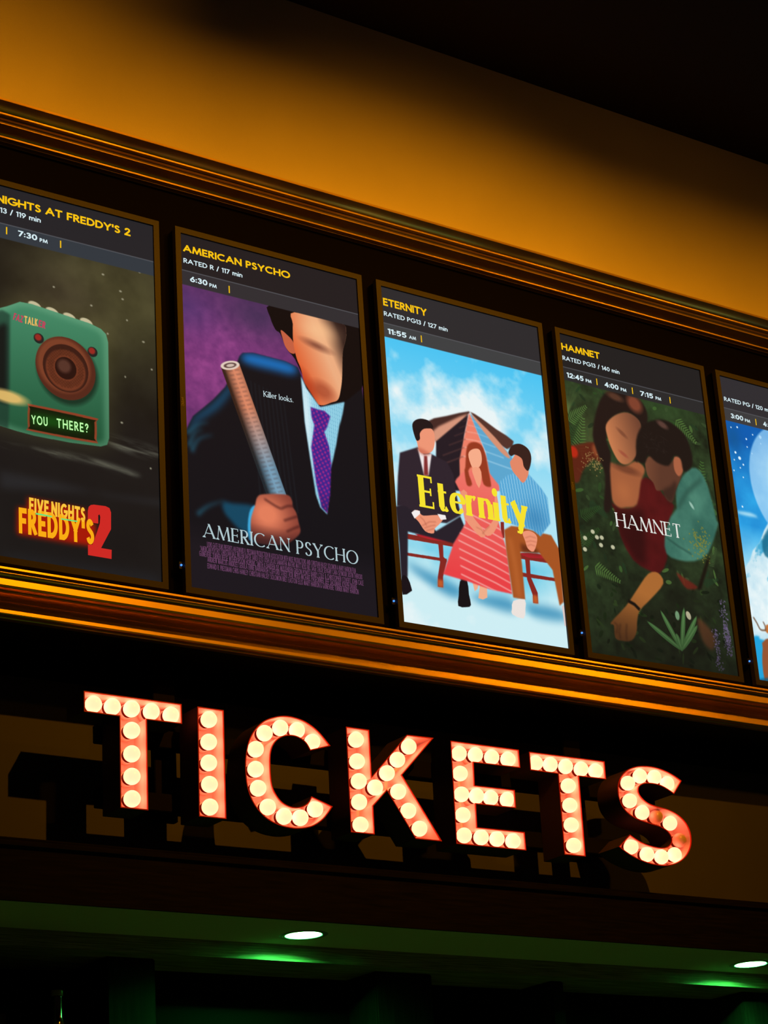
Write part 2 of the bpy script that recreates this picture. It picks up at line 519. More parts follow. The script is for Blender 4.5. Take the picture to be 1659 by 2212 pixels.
def catmull(pts, n=8, closed=False):
    P = [Vector(p) for p in pts]
    out = []
    m = len(P)
    rng = m if closed else m - 1
    for i in range(rng):
        if closed:
            a, b, c, d = P[(i - 1) % m], P[i], P[(i + 1) % m], P[(i + 2) % m]
        else:
            a, b, c, d = P[max(i - 1, 0)], P[i], P[i + 1], P[min(i + 2, m - 1)]
        for k in range(n):
            t_ = k / n
            out.append(0.5 * ((2 * b) + (c - a) * t_ + (2 * a - 5 * b + 4 * c - d) * t_ ** 2 + (3 * b - a - 3 * c + d) * t_ ** 3))
    if not closed:
        out.append(P[-1])
    return out


def word_geometry(word, thick=.2, thin=None, gap=.13, space=.34, xs=1.0, serif=0.0):
    """vertices and quads of a word, capitals one unit high, baseline at y = 0."""
    roman = thin is not None
    tn = thin if roman else thick
    ins = tn / 2
    V_, F_ = [], []
    x = 0.0

    def quad(a, b, c, d):
        k = len(V_)
        V_.extend((a, b, c, d))
        F_.append((k, k + 1, k + 2, k + 3))

    def strip(pts, width, clamp, ext=0.0):
        if len(pts) < 2:
            return
        pts = [Vector(p) for p in pts]
        if ext:
            d0 = (pts[0] - pts[1]).normalized()
            d1 = (pts[-1] - pts[-2]).normalized()
            pts = [pts[0] + d0 * ext] + pts + [pts[-1] + d1 * ext]
        rails = []
        for i, p in enumerate(pts):
            d = pts[min(i + 1, len(pts) - 1)] - pts[max(i - 1, 0)]
            if d.length < 1e-9:
                continue
            d.normalize()
            w_ = width(d)
            nrm = Vector((-d.y, d.x)) * w_ / 2
            rails.append((p + nrm, p - nrm))
        for (a, b), (c, d) in zip(rails, rails[1:]):
            q = [a, b, d, c]
            if clamp:
                q = [Vector((v.x, min(max(v.y, 0.0), 1.0))) for v in q]
            quad(*[tuple(v) for v in q])

    for ch in word:
        if ch == ' ':
            x += space
            continue
        w, strokes, sf = G[ch]
        lw = (w + 0.0) * xs
        ox = x + thick / 2
        capital = ch.isupper() or ch.isdigit()

        def mp(px, py):
            return Vector((ox + px * xs, ins + py * (1 - 2 * ins)))

        def nib(d):
            return tn + (thick - tn) * abs(d.y) ** 1.4 if roman else thick
        for s in strokes:
            k = s[0]
            if k == 'd':
                c = mp(s[1], s[2])
                h = thick * (.52 if ch != '.' or not roman else .5)
                c.y = max(c.y, h) if s[2] < .2 else c.y
                n = 12
                for q in range(n // 2):
                    a0, a1, a2 = (2 * PI * (2 * q) / n, 2 * PI * (2 * q + 1) / n, 2 * PI * (2 * q + 2) / n)
                    quad(tuple(c), *[(c.x + h * math.cos(a_), c.y + h * math.sin(a_)) for a_ in (a0, a1, a2)])
            elif k == 'A':
                cx, cy, rx, ry, a0, a1 = s[1:]
                n = max(6, int(abs(a1 - a0) / 9))
                pts = [mp(cx + rx * math.cos(math.radians(a0 + (a1 - a0) * q / n)), cy + ry * math.sin(math.radians(a0 + (a1 - a0) * q / n))) for q in range(n + 1)]
                strip(pts, nib, False)
            elif k == 'C':
                strip([mp(*p) for p in catmull(s[1:], 7)], nib, False)
            elif k == 'v':
                if roman:
                    strip([mp(*s[1]), mp(*s[2])], lambda d: tn, False, tn / 2)
            else:
                wd = {'t': (lambda d: tn), 'T': (lambda d: thick)}.get(k, nib)
                if not roman:
                    wd = nib
                diag = k in 'tT'
                strip([mp(*p) for p in s[1:]], wd, capital, (thick / 2 if (not roman or diag) else tn / 2))
        if serif and sf:
            for sx, sy in sf:
                c = mp(sx, sy)
                half = serif + thick * .5
                yb = c.y - ins if sy < .3 else c.y + ins
                h = tn * 1.0
                ya, yc = (yb, yb + h) if sy < .3 else (yb - h, yb)
                quad((c.x - half, ya), (c.x + half, ya), (c.x + half, yc), (c.x - half, yc))
                # bracket
                y2 = yc + h * 1.3 if sy < .3 else ya - h * 1.3
                y1 = yc if sy < .3 else ya
                quad((c.x - half * .78, y1), (c.x + half * .78, y1), (c.x + thick * .42, y2), (c.x - thick * .42, y2))
        x += lw + thick + gap
    return V_, F_, x - gap


# ------------------------------------------------------------------ menu displays: geometry
SW, SH, PITCH, ZC = 0.6805, 1.2096, 0.779451, 4.43
FONT = dict(bold=dict(thick=.205, gap=.07, space=.42), med=dict(thick=.17, gap=.085, space=.40), cond=dict(thick=.2, gap=.09, space=.26, xs=.62), small=dict(thick=.12, gap=.12, space=.34, xs=.6),
            tall=dict(thick=.21, gap=.085, space=.22, xs=.66), roman=dict(thick=.145, thin=.05, gap=.13, space=.42, serif=.05),
            fine=dict(thick=.115, thin=.055, gap=.13, space=.36, serif=.04), fat=dict(thick=.26, thin=.065, gap=.03, space=.3, serif=.03, xs=1.1),
            led=dict(thick=.17, gap=.22, space=.4, xs=.9))


def words(name, parent, text, p0, p1, cap, font, material, y=-0.0004, shear=0.0):
    """set a word from p0 to p1 (baseline ends, millimetres on the glass); p1 None keeps natural width."""
    V_, F_, w = word_geometry(text, **FONT[font])
    a = Vector(p0)
    if p1 is None:
        ex = Vector((cap, 0))
        sx = 1.0
    else:
        d = Vector(p1) - a
        ex = d / w
    L_ = ex.normalized()
    ny = Vector((L_.y, -L_.x)) * cap
    vv = []
    for (x, yy) in V_:
        q = a + ex * x + ny * yy + L_ * (shear * cap * yy)
        vv.append((q.x / 1000 - SW / 2, y, SH / 2 - q.y / 1000))
    o = link_mesh(name, vv, F_, material, parent)
    return o


def bars(name, parent, quads, material, y=-0.0003):
    vv, ff = [], []
    for q in quads:
        k = len(vv)
        vv += [(x / 1000 - SW / 2, y, SH / 2 - v / 1000) for x, v in q]
        ff.append(tuple(range(k, k + len(q))))
    return link_mesh(name, vv, ff, material, parent)


# ------------------------------------------------------------------ menu displays: pictures painted on a fine vertex grid
RES = 1.7
NX, NY = int(680.5 / RES) + 1, int(1209.6 / RES) + 1
XX, YY = np.meshgrid(np.linspace(0, 680.5, NX), np.linspace(0, 1209.6, NY))


def noise(scale, octaves=4, seed=0, sx=1.0, sy=1.0, ang=0.0):
    rs = np.random.RandomState(seed)
    ca, sa = math.cos(ang), math.sin(ang)
    U_ = (XX * ca + YY * sa) * sx + 5000
    W_ = (-XX * sa + YY * ca) * sy + 5000
    tot, amp, acc = 0, 1.0, 0
    for o_ in range(octaves):
        s = scale / 2 ** o_
        g = rs.rand(64, 64)
        u, v = U_ / s, W_ / s
        i, j = np.floor(u).astype(int), np.floor(v).astype(int)
        fu, fv = u - i, v - j
        fu, fv = fu * fu * (3 - 2 * fu), fv * fv * (3 - 2 * fv)
        i0, j0, i1, j1 = i % 64, j % 64, (i + 1) % 64, (j + 1) % 64
        n_ = g[j0, i0] * (1 - fu) * (1 - fv) + g[j0, i1] * fu * (1 - fv) + g[j1, i0] * (1 - fu) * fv + g[j1, i1] * fu * fv
        tot = tot + n_ * amp
        acc += amp
        amp *= 0.5
    return tot / acc


def blur(a, mm):
    r = max(1, int(round(mm / RES)))
    for _ in range(2):
        for ax in (0, 1):
            p_ = np.pad(a, [(r + 1, r) if k == ax else (0, 0) for k in (0, 1)], mode='edge')
            c = np.cumsum(p_, axis=ax)
            n_ = a.shape[ax]
            if ax == 0:
                a = (c[2 * r + 1:2 * r + 1 + n_] - c[:n_]) / (2 * r + 1)
            else:
                a = (c[:, 2 * r + 1:2 * r + 1 + n_] - c[:, :n_]) / (2 * r + 1)
    return a


def poly(pts, smooth=0, soft=0.0):
    if smooth:
        pts = [tuple(v) for v in catmull(pts, smooth, True)]
    m_ = np.zeros((NY, NX))
    P = np.array(pts, float)
    xs_ = np.linspace(0, 680.5, NX)
    dx = xs_[1] - xs_[0]
    SUB = 3
    dy = 1209.6 / (NY - 1)
    A, B = P, np.roll(P, -1, 0)
    j0 = max(0, int(P[:, 1].min() / dy) - 1)
    j1 = min(NY - 1, int(P[:, 1].max() / dy) + 2)
    for j in range(j0, j1 + 1):
        for s in range(SUB):
            y = (j + (s + .5) / SUB - .5) * dy
            c = (A[:, 1] <= y) != (B[:, 1] <= y)
            if not c.any():
                continue
            a, b = A[c], B[c]
            xi = np.sort(a[:, 0] + (y - a[:, 1]) / (b[:, 1] - a[:, 1]) * (b[:, 0] - a[:, 0]))
            for k in range(0, len(xi) - 1, 2):
                m_[j] += np.clip((xi[k + 1] - (xs_ - dx / 2)) / dx, 0, 1).clip(0, 1) * np.clip(((xs_ + dx / 2) - xi[k]) / dx, 0, 1) / SUB
    m_ = m_.clip(0, 1)
    return blur(m_, soft) if soft else m_


def line(pts, w, soft=0.0, taper=False):
    P = [Vector(p) for p in pts]
    Lp, Rp = [], []
    n_ = len(P)
    for i, p in enumerate(P):
        d = (P[min(i + 1, n_ - 1)] - P[max(i - 1, 0)]).normalized()
        ww = w * (1 - .85 * i / (n_ - 1)) if taper else w
        q = Vector((-d.y, d.x)) * ww / 2
        Lp.append(p + q)
        Rp.append(p - q)
    return poly([tuple(v) for v in Lp + Rp[::-1]], 0, soft)


def ell(cx, cy, rx, ry, soft=0.0, ang=0.0):
    ca, sa = math.cos(math.radians(ang)), math.sin(math.radians(ang))
    u, v = (XX - cx) * ca + (YY - cy) * sa, -(XX - cx) * sa + (YY - cy) * ca
    d = np.sqrt((u / rx) ** 2 + (v / ry) ** 2)
    k = max(soft, RES * .7) / min(rx, ry)
    return np.clip((1 - d) / k + .5, 0, 1)


def rad(cx, cy, rx, ry):
    return np.exp(-((XX - cx) / rx) ** 2 - ((YY - cy) / ry) ** 2)


def ramp(x0, y0, x1, y1):
    d = (x1 - x0) ** 2 + (y1 - y0) ** 2
    return np.clip(((XX - x0) * (x1 - x0) + (YY - y0) * (y1 - y0)) / d, 0, 1)


class Art:
    def __init__(self, c):
        self.a = np.zeros((NY, NX, 3)) + np.array(c, float)

    def put(self, m_, c, k=1.0):
        m_ = (m_ * k)[..., None]
        c = np.array(c, float)
        self.a = self.a * (1 - m_) + c * m_
        return self

    def add(self, m_, c):
        self.a = (self.a + m_[..., None] * np.array(c, float)).clip(0, 255)
        return self

    def mul(self, f):
        self.a = self.a * f[..., None]
        return self


def mix(c0, c1, f):
    f = f[..., None]
    return np.array(c0, float) * (1 - f) + np.array(c1, float) * f


def header(art, top, strip_c, y1=130, y2=183):
    t_ = np.clip((y1 - YY) / RES + .5, 0, 1)
    s_ = np.clip((y2 - YY) / RES + .5, 0, 1)
    art.put(s_, strip_c)
    art.put(t_, top)
    ln = np.clip(1.4 - np.abs(YY - y1) / RES, 0, 1)
    art.put(ln, (96, 98, 104), .75)


def picture(art, parent):
    c = (art.a / 255.0).clip(0, 1)
    l = np.where(c <= 0.04045, c / 12.92, ((c + 0.055) / 1.055) ** 2.4)
    co = np.empty((NY * NX, 3))
    co[:, 0] = XX.ravel() / 1000 - SW / 2
    co[:, 1] = 0
    co[:, 2] = SH / 2 - YY.ravel() / 1000
    idx = np.arange(NX * NY).reshape(NY, NX)
    f = np.stack([idx[:-1, :-1], idx[1:, :-1], idx[1:, 1:], idx[:-1, 1:]], -1).reshape(-1, 4)
    me = bpy.data.meshes.new('screen_picture')
    me.vertices.add(len(co))
    me.vertices.foreach_set('co', co.ravel())
    nf = len(f)
    me.loops.add(nf * 4)
    me.loops.foreach_set('vertex_index', f.ravel().astype(np.int32))
    me.polygons.add(nf)
    me.polygons.foreach_set('loop_start', np.arange(0, nf * 4, 4, dtype=np.int32))
    me.update()
    me.validate()
    at = me.color_attributes.new('picture', 'FLOAT_COLOR', 'POINT')
    at.data.foreach_set('color', np.concatenate([l.reshape(-1, 3), np.ones((NX * NY, 1))], 1).ravel().astype(np.float32))
    me.materials.append(M['picture'])
    o = bpy.data.objects.new('screen_picture', me)
    COL.objects.link(o)
    o.parent = parent
    return o


YEL = glow((250, 196, 16))
WHT = glow((216, 238, 244))
# ---- first picture: a green retro toy radio in the dark
def paint_green_box():
    A = Art((24, 23, 22))
    n = noise(180, 5, 3)
    gx, gy = [(553,295)][0]
    A.put(rad(gx, gy, 330, 250), mix((70, 68, 42), (104, 98, 62), n), .95)
    gx, gy = [(348,333)][0]
    A.put(rad(gx, gy, 140, 110), mix((60, 52, 42), (86, 78, 54), n), .8)
    A.mul(.66 + .42 * noise(90, 4, 5))
    lo = ramp(0, 640, 0, 860)
    A.put(lo, mix((22, 21, 22), (30, 29, 28), n), 1.0)
    # wet floor streaks
    st = noise(120, 5, 9, 1.0, 7.0, .12)
    for q in ([(513,763),(677,774),(676,805),(611,809),(512,790)], [(253,855),(421,846),(614,871),(562,880),(483,868),(398,862),(306,868)], [(156,777),(182,787),(156,792)], [(156,859),(246,857),(156,867)]):
        A.put(poly(q, 4, 6) * np.clip(st * 2.6 - .75, 0, 1), (104, 104, 90), .9)
    A.put(poly([(156,944),(343,947),(478,956),(156,1000)], 0, 12), (44, 46, 50), .6)
    A.put(poly([(459,956),(684,942),(684,962),(497,964)], 0, 10), (42, 44, 48), .5)
    # glow behind the box, then its body
    body = [(-53,533),(-2,495),(177,406),(219,381),(258,379),(355,389),(454,399),(491,409),(508,423),(515,450),(515,553),(514,671),(513,771),(506,794),(484,804),(383,811),(268,812),(208,808),(45,788),(-49,763)]
    A.add(blur(poly(body), 40), (34, 32, 14))
    for bx, by in [(268,382),(326,389),(384,394),(441,398)]:
        A.put(ell(bx, by, 22, 13, 3, 14), (196, 186, 150))
    face = poly(body)
    g = ramp(300, 420, 330, 800)
    A.put(face, mix((64, 132, 98), (30, 84, 56), g))
    A.put(face * blur(1 - poly([(-53,541),(177,421),(219,398),(258,392),(355,403),(454,413),(482,421),(495,434),(500,461),(498,675),(497,774),(492,786),(477,793),(383,800),(268,802),(208,797),(-49,756)]), 8), (120, 178, 140), .42)
    side = poly([(-53,533),(-2,495),(162,422),(187,431),(185,739),(182,806),(45,788),(-49,763)], 0, 3)
    A.put(side * face, (26, 54, 44), .7)
    A.put(poly([(80,533),(151,478),(170,462),(177,472),(178,725),(81,723)], 0, 6), (12, 16, 18), .85)
    # plain round loudspeaker with rings and grille
    cx, cy = [(370,569)][0]
    A.put(ell(cx + 6, cy + 12, 102, 108, 16), (14, 40, 28), .8)
    A.put(ell(cx, cy, 100, 104), (84, 40, 28))
    A.put(ell(cx - 6, cy - 8, 88, 90, 14), (128, 66, 42), .85)
    A.put(ell(cx, cy, 76, 79), (58, 28, 22))
    A.put(ell(cx, cy + 6, 66, 68, 6), (112, 54, 34))
    A.put(ell(cx, cy, 36, 37), (40, 18, 16))
    A.put(ell(cx - 5, cy - 6, 22, 22, 12), (96, 60, 48), .8)
    d = np.sqrt((XX - cx) ** 2 + ((YY - cy) * .96) ** 2)
    holes = ((np.sin(XX * .62) * np.sin(YY * .62)) > .35) & (d > 40) & (d < 62)
    A.put(blur(holes.astype(float), 2), (26, 12, 10), .8)
    for px_, py_ in [(281,489),(461,494)]:
        A.put(ell(px_, py_, 17, 17), (30, 34, 34))
        A.put(ell(px_ - 2, py_ - 3, 11, 11, 5), (150, 40, 34))
    # display window
    A.put(poly([(246,721),(263,712),(462,713),(471,725),(470,785),(457,797),(255,799),(245,789)], 3), (140, 62, 38))
    A.put(poly([(252,727),(263,719),(458,721),(464,728),(463,782),(455,790),(259,793),(251,784)], 3), (10, 26, 10))
    A.put(poly([(259,743),(446,740),(444,761),(257,772)], 0, 14), (20, 110, 24), .75)
    # warm glint at the left edge
    gx, gy = [(178,703)][0]
    A.put(ell(gx, gy, 62, 20, 14, 4), (226, 186, 106), .95)
    rs = np.random.RandomState(4)
    for px_, py_ in [(501,218),(332,303),(561,262),(568,288),(459,336),(582,358),(638,420),(572,554),(514,420),(665,509),(630,178),(653,844),(557,711)]:
        A.put(ell(px_, py_, 2.6 + rs.rand() * 2, 3.2, 3), (170, 165, 140), .8)
    # red halo behind the lettering
    A.put(poly([(243,1013),(435,1017),(434,1056),(465,1056),(462,1131),(418,1131),(395,1132),(210,1132),(212,1048),(243,1048)], 0, 9), (190, 24, 6), .85)
    A.put(poly([(684,962),(677,1219),(157,1230),(157,1206),(678,1189)], 0, 20), (36, 40, 46), .6)
    header(A, (34, 35, 40), (48, 56, 64), 128, 179)
    return A


# ---- second picture: a plain suited figure on mottled purple
def paint_suit():
    A = Art((26, 23, 28))
    n = noise(120, 6, 11)
    n2 = noise(24, 5, 12)
    A.put(np.ones_like(XX), mix((72, 34, 84), (156, 70, 140), n * .55 + n2 * .45))
    gx, gy = [(155,364)][0]
    A.put(rad(gx, gy, 150, 200), mix((120, 50, 118), (184, 84, 160), n2), .55)
    gx, gy = [(276,226)][0]
    A.put(rad(gx, gy, 150, 90), (46, 46, 70), .6)
    gx, gy = [(6,260)][0]
    A.put(rad(gx, gy, 110, 90), (62, 48, 100), .6)
    A.put(1 - ramp(0, 183, 0, 260), (70, 44, 84), .35)
    # hair and the dark side of the head
    A.put(poly([(332,177),(330,223),(348,264),(366,275),(388,326),(418,355),(457,432),(506,506),(612,472),(677,410),(700,251),(683,166),(506,161)], 3), (14, 11, 14))
    ear = poly([(369,261),(391,272),(414,293),(421,331),(401,336),(383,317),(374,289)], 4)
    A.put(ear, (196, 96, 66))
    fpts = [(425,183),(604,179),(628,205),(622,243),(609,287),(601,375),(593,423),(579,466),(551,483),(512,501),(475,490),(451,438),(439,385),(425,351),(415,295),(417,228)]
    f = poly(fpts, 4)
    x0, y0 = [(423,364)][0]
    x1, y1 = [(625,278)][0]
    sh = ramp(x0, y0, x1, y1)
    A.put(f, mix((222, 96, 50), (236, 172, 128), np.clip(sh * 1.7, 0, 1)))
    A.put(f * np.clip(sh * 3.2 - 2.2, 0, 1), (26, 14, 16), .95)
    gx, gy = [(518,230)][0]
    A.put(f * rad(gx, gy, 70, 40), (246, 190, 140), .8)
    gx, gy = [(506,287)][0]
    A.put(f * ell(gx, gy, 46, 12, 18, 12), (84, 34, 28), .6)
    gx, gy = [(521,448)][0]
    A.put(f * ell(gx, gy, 44, 30, 30, 20), (150, 58, 36), .6)
    gx, gy = [(456,452)][0]
    A.put(f * ell(gx, gy, 30, 60, 30, -20), (170, 48, 22), .6)
    # jacket
    jk = poly([(-5,702),(28,638),(101,568),(149,512),(188,440),(206,392),(219,377),(259,368),(380,371),(428,383),(449,433),(506,511),(604,471),(678,405),(692,588),(700,899),(685,1216),(-14,1315),(-3,675)], 0, 2)
    A.put(jk, (17, 18, 24))
    rim = blur(poly([(210,401),(222,381),(259,370),(380,372),(425,386),(404,413),(330,414),(246,413)], 3), 14)
    A.put(rim * jk, (22, 112, 190), .95)
    rim = blur(poly([(101,580),(149,522),(176,487),(174,517),(126,585),(84,622),(43,655),(12,689),(33,642)], 3), 12)
    A.put(rim * jk, (20, 96, 140), .75)
    for q in ([(4,702),(42,666),(83,648)], [(19,760),(46,712),(97,688)], [(10,743),(31,696),(62,676)], [(32,967),(72,932),(133,903)]):
        A.put(line(catmull(q, 6), 12, 6, True) * jk, (40, 130, 160), .6)
    for k in range(9):
        x_ = [(245,443)][0][0] + k * 15
        A.put(line([(x_, 470 + k * 4), (x_ + 18 + k * 2, 900)], 2.4, 2) * jk, (60, 76, 84), .3)
    # shirt and tie
    s = poly([(438,413),(456,452),(506,509),(604,470),(594,513),(579,561),(583,537),(561,631),(543,693),(524,746),(510,884),(485,864),(471,823),(457,700),(444,575)], 0, 2)
    A.put(s, (150, 212, 232))
    stripes = (np.sin((XX + YY * .12) * .9) > .55).astype(float)
    A.put(s * stripes, (70, 140, 176), .5)
    gx, gy = [(450,558)][0]
    A.put(s * rad(gx, gy, 26, 190), (226, 244, 250), .8)
    A.put(s * ramp(0, 850, 0, 980), (30, 60, 84), .8)
    tie = poly([(469,516),(495,519),(522,519),(544,534),(529,576),(517,595),(533,646),(537,704),(526,813),(511,879),(490,863),(475,784),(463,660),(480,578),(471,553)], 0, 2)
    A.put(tie, (58, 34, 140))
    dots = (np.sin(XX * .33 + YY * .1) * np.sin(YY * .3 - XX * .05) > .38).astype(float)
    A.put(tie * blur(dots, 2), (214, 44, 128), .85)
    A.put(tie * ramp(0, 800, 0, 980), (24, 18, 44), .75)
    # a plain rolled newspaper held upright, hand and cuff
    p0, p1 = Vector([(170,432)][0]), Vector([(328,868)][0])
    ax_ = (p1 - p0).normalized()
    nx_ = Vector((-ax_.y, ax_.x))
    hw = 37
    roll = poly([tuple(p0 + nx_ * hw), tuple(p0 - nx_ * hw), tuple(p1 - nx_ * hw), tuple(p1 + nx_ * hw)])
    across = ((XX - p0.x) * nx_.x + (YY - p0.y) * nx_.y) / hw
    along = ((XX - p0.x) * ax_.x + (YY - p0.y) * ax_.y)
    tone = np.clip(1 - (across + .35) ** 2 * .8, 0, 1)
    rp = np.clip(along / (p1 - p0).length, 0, 1)
    lit = mix((222, 138, 104), (120, 160, 186), np.clip(rp * 2.2 - .7, 0, 1))
    A.put(roll, lit * (.25 + .75 * tone)[..., None])
    rows = ((np.sin(along * .42) > .45) & (np.abs(across) < .8) & (np.sin(across * 9) > -.6)).astype(float)
    A.put(roll * blur(rows, 2), (70, 52, 52), .35)
    an_ = math.degrees(math.atan2(nx_.y, nx_.x))
    A.put(ell(p0.x, p0.y, hw, 15, 2, an_), (226, 206, 190))
    A.put(ell(p0.x, p0.y, hw * .68, 9, 2, an_), (96, 70, 66))
    A.put(ell(p0.x + 1, p0.y, hw * .42, 5, 2, an_), (206, 186, 172))
    sleeve = poly([(125,909),(158,908),(244,902),(222,934),(214,1009),(131,949)], 2, 6)
    A.put(sleeve, (16, 76, 104), .9)
    A.put(poly([(230,907),(244,902),(228,951),(222,1008),(230,1025),(213,1019),(211,973),(218,930)], 2, 2), (60, 170, 222))
    hp = [(251,870),(277,856),(360,843),(379,859),(381,880),(393,899),(400,931),(404,964),(372,996),(340,1015),(248,1025),(225,1003),(223,952),(240,902)]
    h = poly(hp, 4, 2)
    gx, gy = [(284,923)][0]
    A.put(h, mix((120, 52, 44), (226, 126, 92), np.clip(rad(gx, gy, 85, 75) * 1.1, 0, 1)))
    for q in ([(337,895),(363,881),(387,879)], [(345,934),(371,922),(398,910)], [(353,970),(377,956),(404,942)], [(276,872),(316,889),(337,895)]):
        A.put(line(catmull(q, 5), 6, 3), (56, 20, 22), .8)
    A.put(h * ramp(0, 960, 0, 1010), (56, 26, 30), .6)
    A.put(np.clip((YY - 985) / 90, 0, 1), (27, 24, 31), .9)
    header(A, (33, 30, 33), (48, 46, 50), 130, 182)
    return A


# ---- third picture: blue sky, three plain seated figures, a striped path
def paint_sky_bench():
    A = Art((90, 200, 238))
    A.put(np.ones_like(XX), mix((76, 196, 242), (176, 228, 244), ramp(0, 200, 0, 720)))
    n = noise(230, 6, 21)
    n2 = noise(70, 5, 22)
    band = np.exp(-((YY - 470 + (XX - 340) * .12) / 150) ** 2)
    cl = np.clip((n * .75 + n2 * .35 + band * .36 - .66) * 4.2, 0, 1)
    A.put(cl, (240, 247, 247), .95)
    cl2 = np.clip((noise(150, 6, 24) + .25 * n2 - .72) * 5, 0, 1) * ramp(0, 560, 0, 640)
    A.put(cl2, (226, 242, 246), .8)
    fl = np.clip((YY - 880) / 60, 0, 1)
    A.put(fl, mix((84, 192, 226), (206, 238, 244), np.clip(ramp(0, 880, 0, 1130) * 1.1 + (n - .5) * 1.2, 0, 1)))
    A.put(np.clip((noise(170, 6, 27) + .3 * n2 - .62) * 4, 0, 1) * np.clip((YY - 1030) / 80, 0, 1), (238, 247, 248), .9)
    for q in ([(26,999),(147,1027),(252,1062),(216,1096),(111,1060)], [(284,1076),(447,1061),(459,1112),(326,1098)], [(513,1075),(658,1069),(677,1109),(549,1113)]):
        A.put(poly(q, 3, 16), (40, 130, 176), .75)
    # receding striped path
    ap = [(340,398)][0]
    A.put(poly([(340,398),(243,435),(150,478),(189,540),(216,554),(271,499),(330,417)], 2, 2), (70, 42, 38))
    A.put(poly([(336,408),(241,460),(181,502),(189,545),(261,486)], 2, 3), (214, 150, 124))
    A.put(poly([(336,411),(268,470),(189,540),(173,722),(275,704),(311,496),(331,432)], 0, 2), (36, 28, 36))
    A.put(poly([(340,405),(320,469),(282,591),(275,704),(413,679),(418,600),(375,483),(350,418)], 0, 2), (238, 128, 104))
    A.put(poly([(344,404),(361,451),(398,539),(416,679),(572,651),(509,533),(423,459)], 0, 2), (92, 166, 206))
    A.put(poly([(346,399),(393,414),(454,443),(526,474),(493,510),(433,477),(380,432)], 2, 2), (84, 52, 44))
    A.put(poly([(348,406),(391,435),(445,475),(492,521),(502,544),(463,526),(389,455)], 2, 2), (214, 146, 116))
    for k in range(7):
        f_ = .12 + .88 * (k / 6.0) ** 1.4
        a_ = Vector(ap).lerp(Vector([(181,634)][0]), f_)
        b_ = Vector(ap).lerp(Vector([(304,572)][0]), f_)
        A.put(line([a_, b_], 1.2 + 3 * f_, 1), (110, 66, 60), .6)
        a_ = Vector(ap).lerp(Vector([(395,569)][0]), f_)
        b_ = Vector(ap).lerp(Vector([(509,583)][0]), f_)
        A.put(line([a_, b_], 1.2 + 3 * f_, 1), (176, 216, 236), .7)
        a_ = Vector(ap).lerp(Vector([(298,573)][0]), f_)
        b_ = Vector(ap).lerp(Vector([(395,569)][0]), f_)
        A.put(line([a_, b_], 1.2 + 3 * f_, 1), (250, 196, 176), .7)
    # bench
    wood = (134, 40, 34)
    for q in ([(42,898),(229,896),(228,914),(40,917)], [(33,965),(196,961),(195,972),(32,976)], [(165,911),(185,911),(183,956),(196,967),(175,1027),(172,1065),(150,1066),(153,1031),(167,977)],
              [(508,891),(656,887),(654,907),(506,911)], [(509,960),(660,958),(658,970),(507,975)], [(528,907),(549,907),(546,970),(570,1024),(568,1063),(546,1064),(547,1035),(529,982)], [(436,789),(451,787),(447,846),(433,848)]):
        A.put(poly(q), wood)
    A.put(poly([(72,894),(159,884),(229,896),(136,903)], 2), (186, 34, 44))
    A.put(poly([(511,889),(593,880),(644,887),(544,901)], 2), (170, 34, 44))
    for q in ([(153,1040),(174,1040),(172,1065),(150,1066)], [(548,1035),(568,1034),(568,1063),(546,1064)]):
        A.put(poly(q, 0, 4), (206, 104, 44), .8)
    SK = (238, 150, 118)
    # figure in a dark suit
    A.put(poly([(3,809),(43,790),(115,825),(160,869),(266,798),(289,853),(278,1021),(247,1033),(239,956),(229,901),(136,895),(45,890),(31,1050),(5,1054),(7,937)], 0, 1.5), (38, 32, 42))
    A.put(line([(234,900),(252,945),(256,1019)], 10, 6), (58, 48, 56), .6)
    A.put(poly([(6,1053),(30,1050),(44,1089),(40,1099),(6,1115)], 2), (24, 18, 24))
    A.put(poly([(243,1032),(273,1026),(276,1073),(281,1110),(263,1120),(228,1121),(233,1084)], 2), (22, 18, 22))
    A.put(poly([(35,611),(109,577),(165,591),(228,608),(252,650),(255,708),(269,794),(207,833),(163,836),(78,817),(42,800),(8,806),(20,699)], 0, 1.5), (46, 36, 46))
    A.put(poly([(110,580),(134,599),(167,589),(147,672),(128,676)], 0, 1), (240, 232, 232))
    A.put(poly([(134,603),(147,601),(146,672),(127,676)], 0, 1), (132, 48, 48))
    A.put(poly([(103,532),(126,498),(176,498),(185,531),(175,572),(152,591),(119,593),(109,560)], 4), SK)
    A.put(poly([(109,575),(163,591),(140,601),(118,598)], 2, 5), (196, 98, 76), .7)
    A.put(poly([(94,504),(106,480),(135,467),(168,470),(181,492),(143,503),(124,523),(122,545),(106,551)], 4), (34, 24, 26))
    A.put(poly([(68,817),(90,806),(100,816),(115,822),(165,811),(198,811),(180,838),(156,861),(149,879),(116,877),(92,848),(73,832)], 3), SK)
    A.put(poly([(65,820),(79,808),(100,808),(100,818),(76,839)], 1), (244, 238, 238))
    A.put(poly([(171,806),(204,805),(207,819),(184,825)], 1), (244, 238, 238))
    for q in ([(104,860),(136,840),(163,836)], [(112,867),(140,854),(160,848)], [(119,875),(142,866),(153,861)], [(99,828),(114,839),(123,857)]):
        A.put(line(q, 2.4, 1.5), (160, 80, 62), .7)
    # figure in a coral striped dress
    A.put(poly([(295,1028),(322,1026),(314,1048),(301,1059)], 1), (240, 172, 140))
    A.put(poly([(326,1028),(355,1026),(352,1073),(333,1083),(314,1081)], 1), (240, 176, 140))
    dr = poly([(263,663),(293,633),(351,612),(408,617),(444,654),(448,673),(445,672),(425,681),(425,781),(451,884),(459,1045),(365,1042),(277,1028),(176,1018),(229,901),(286,820),(274,708),(256,675)], 0, 1.5)
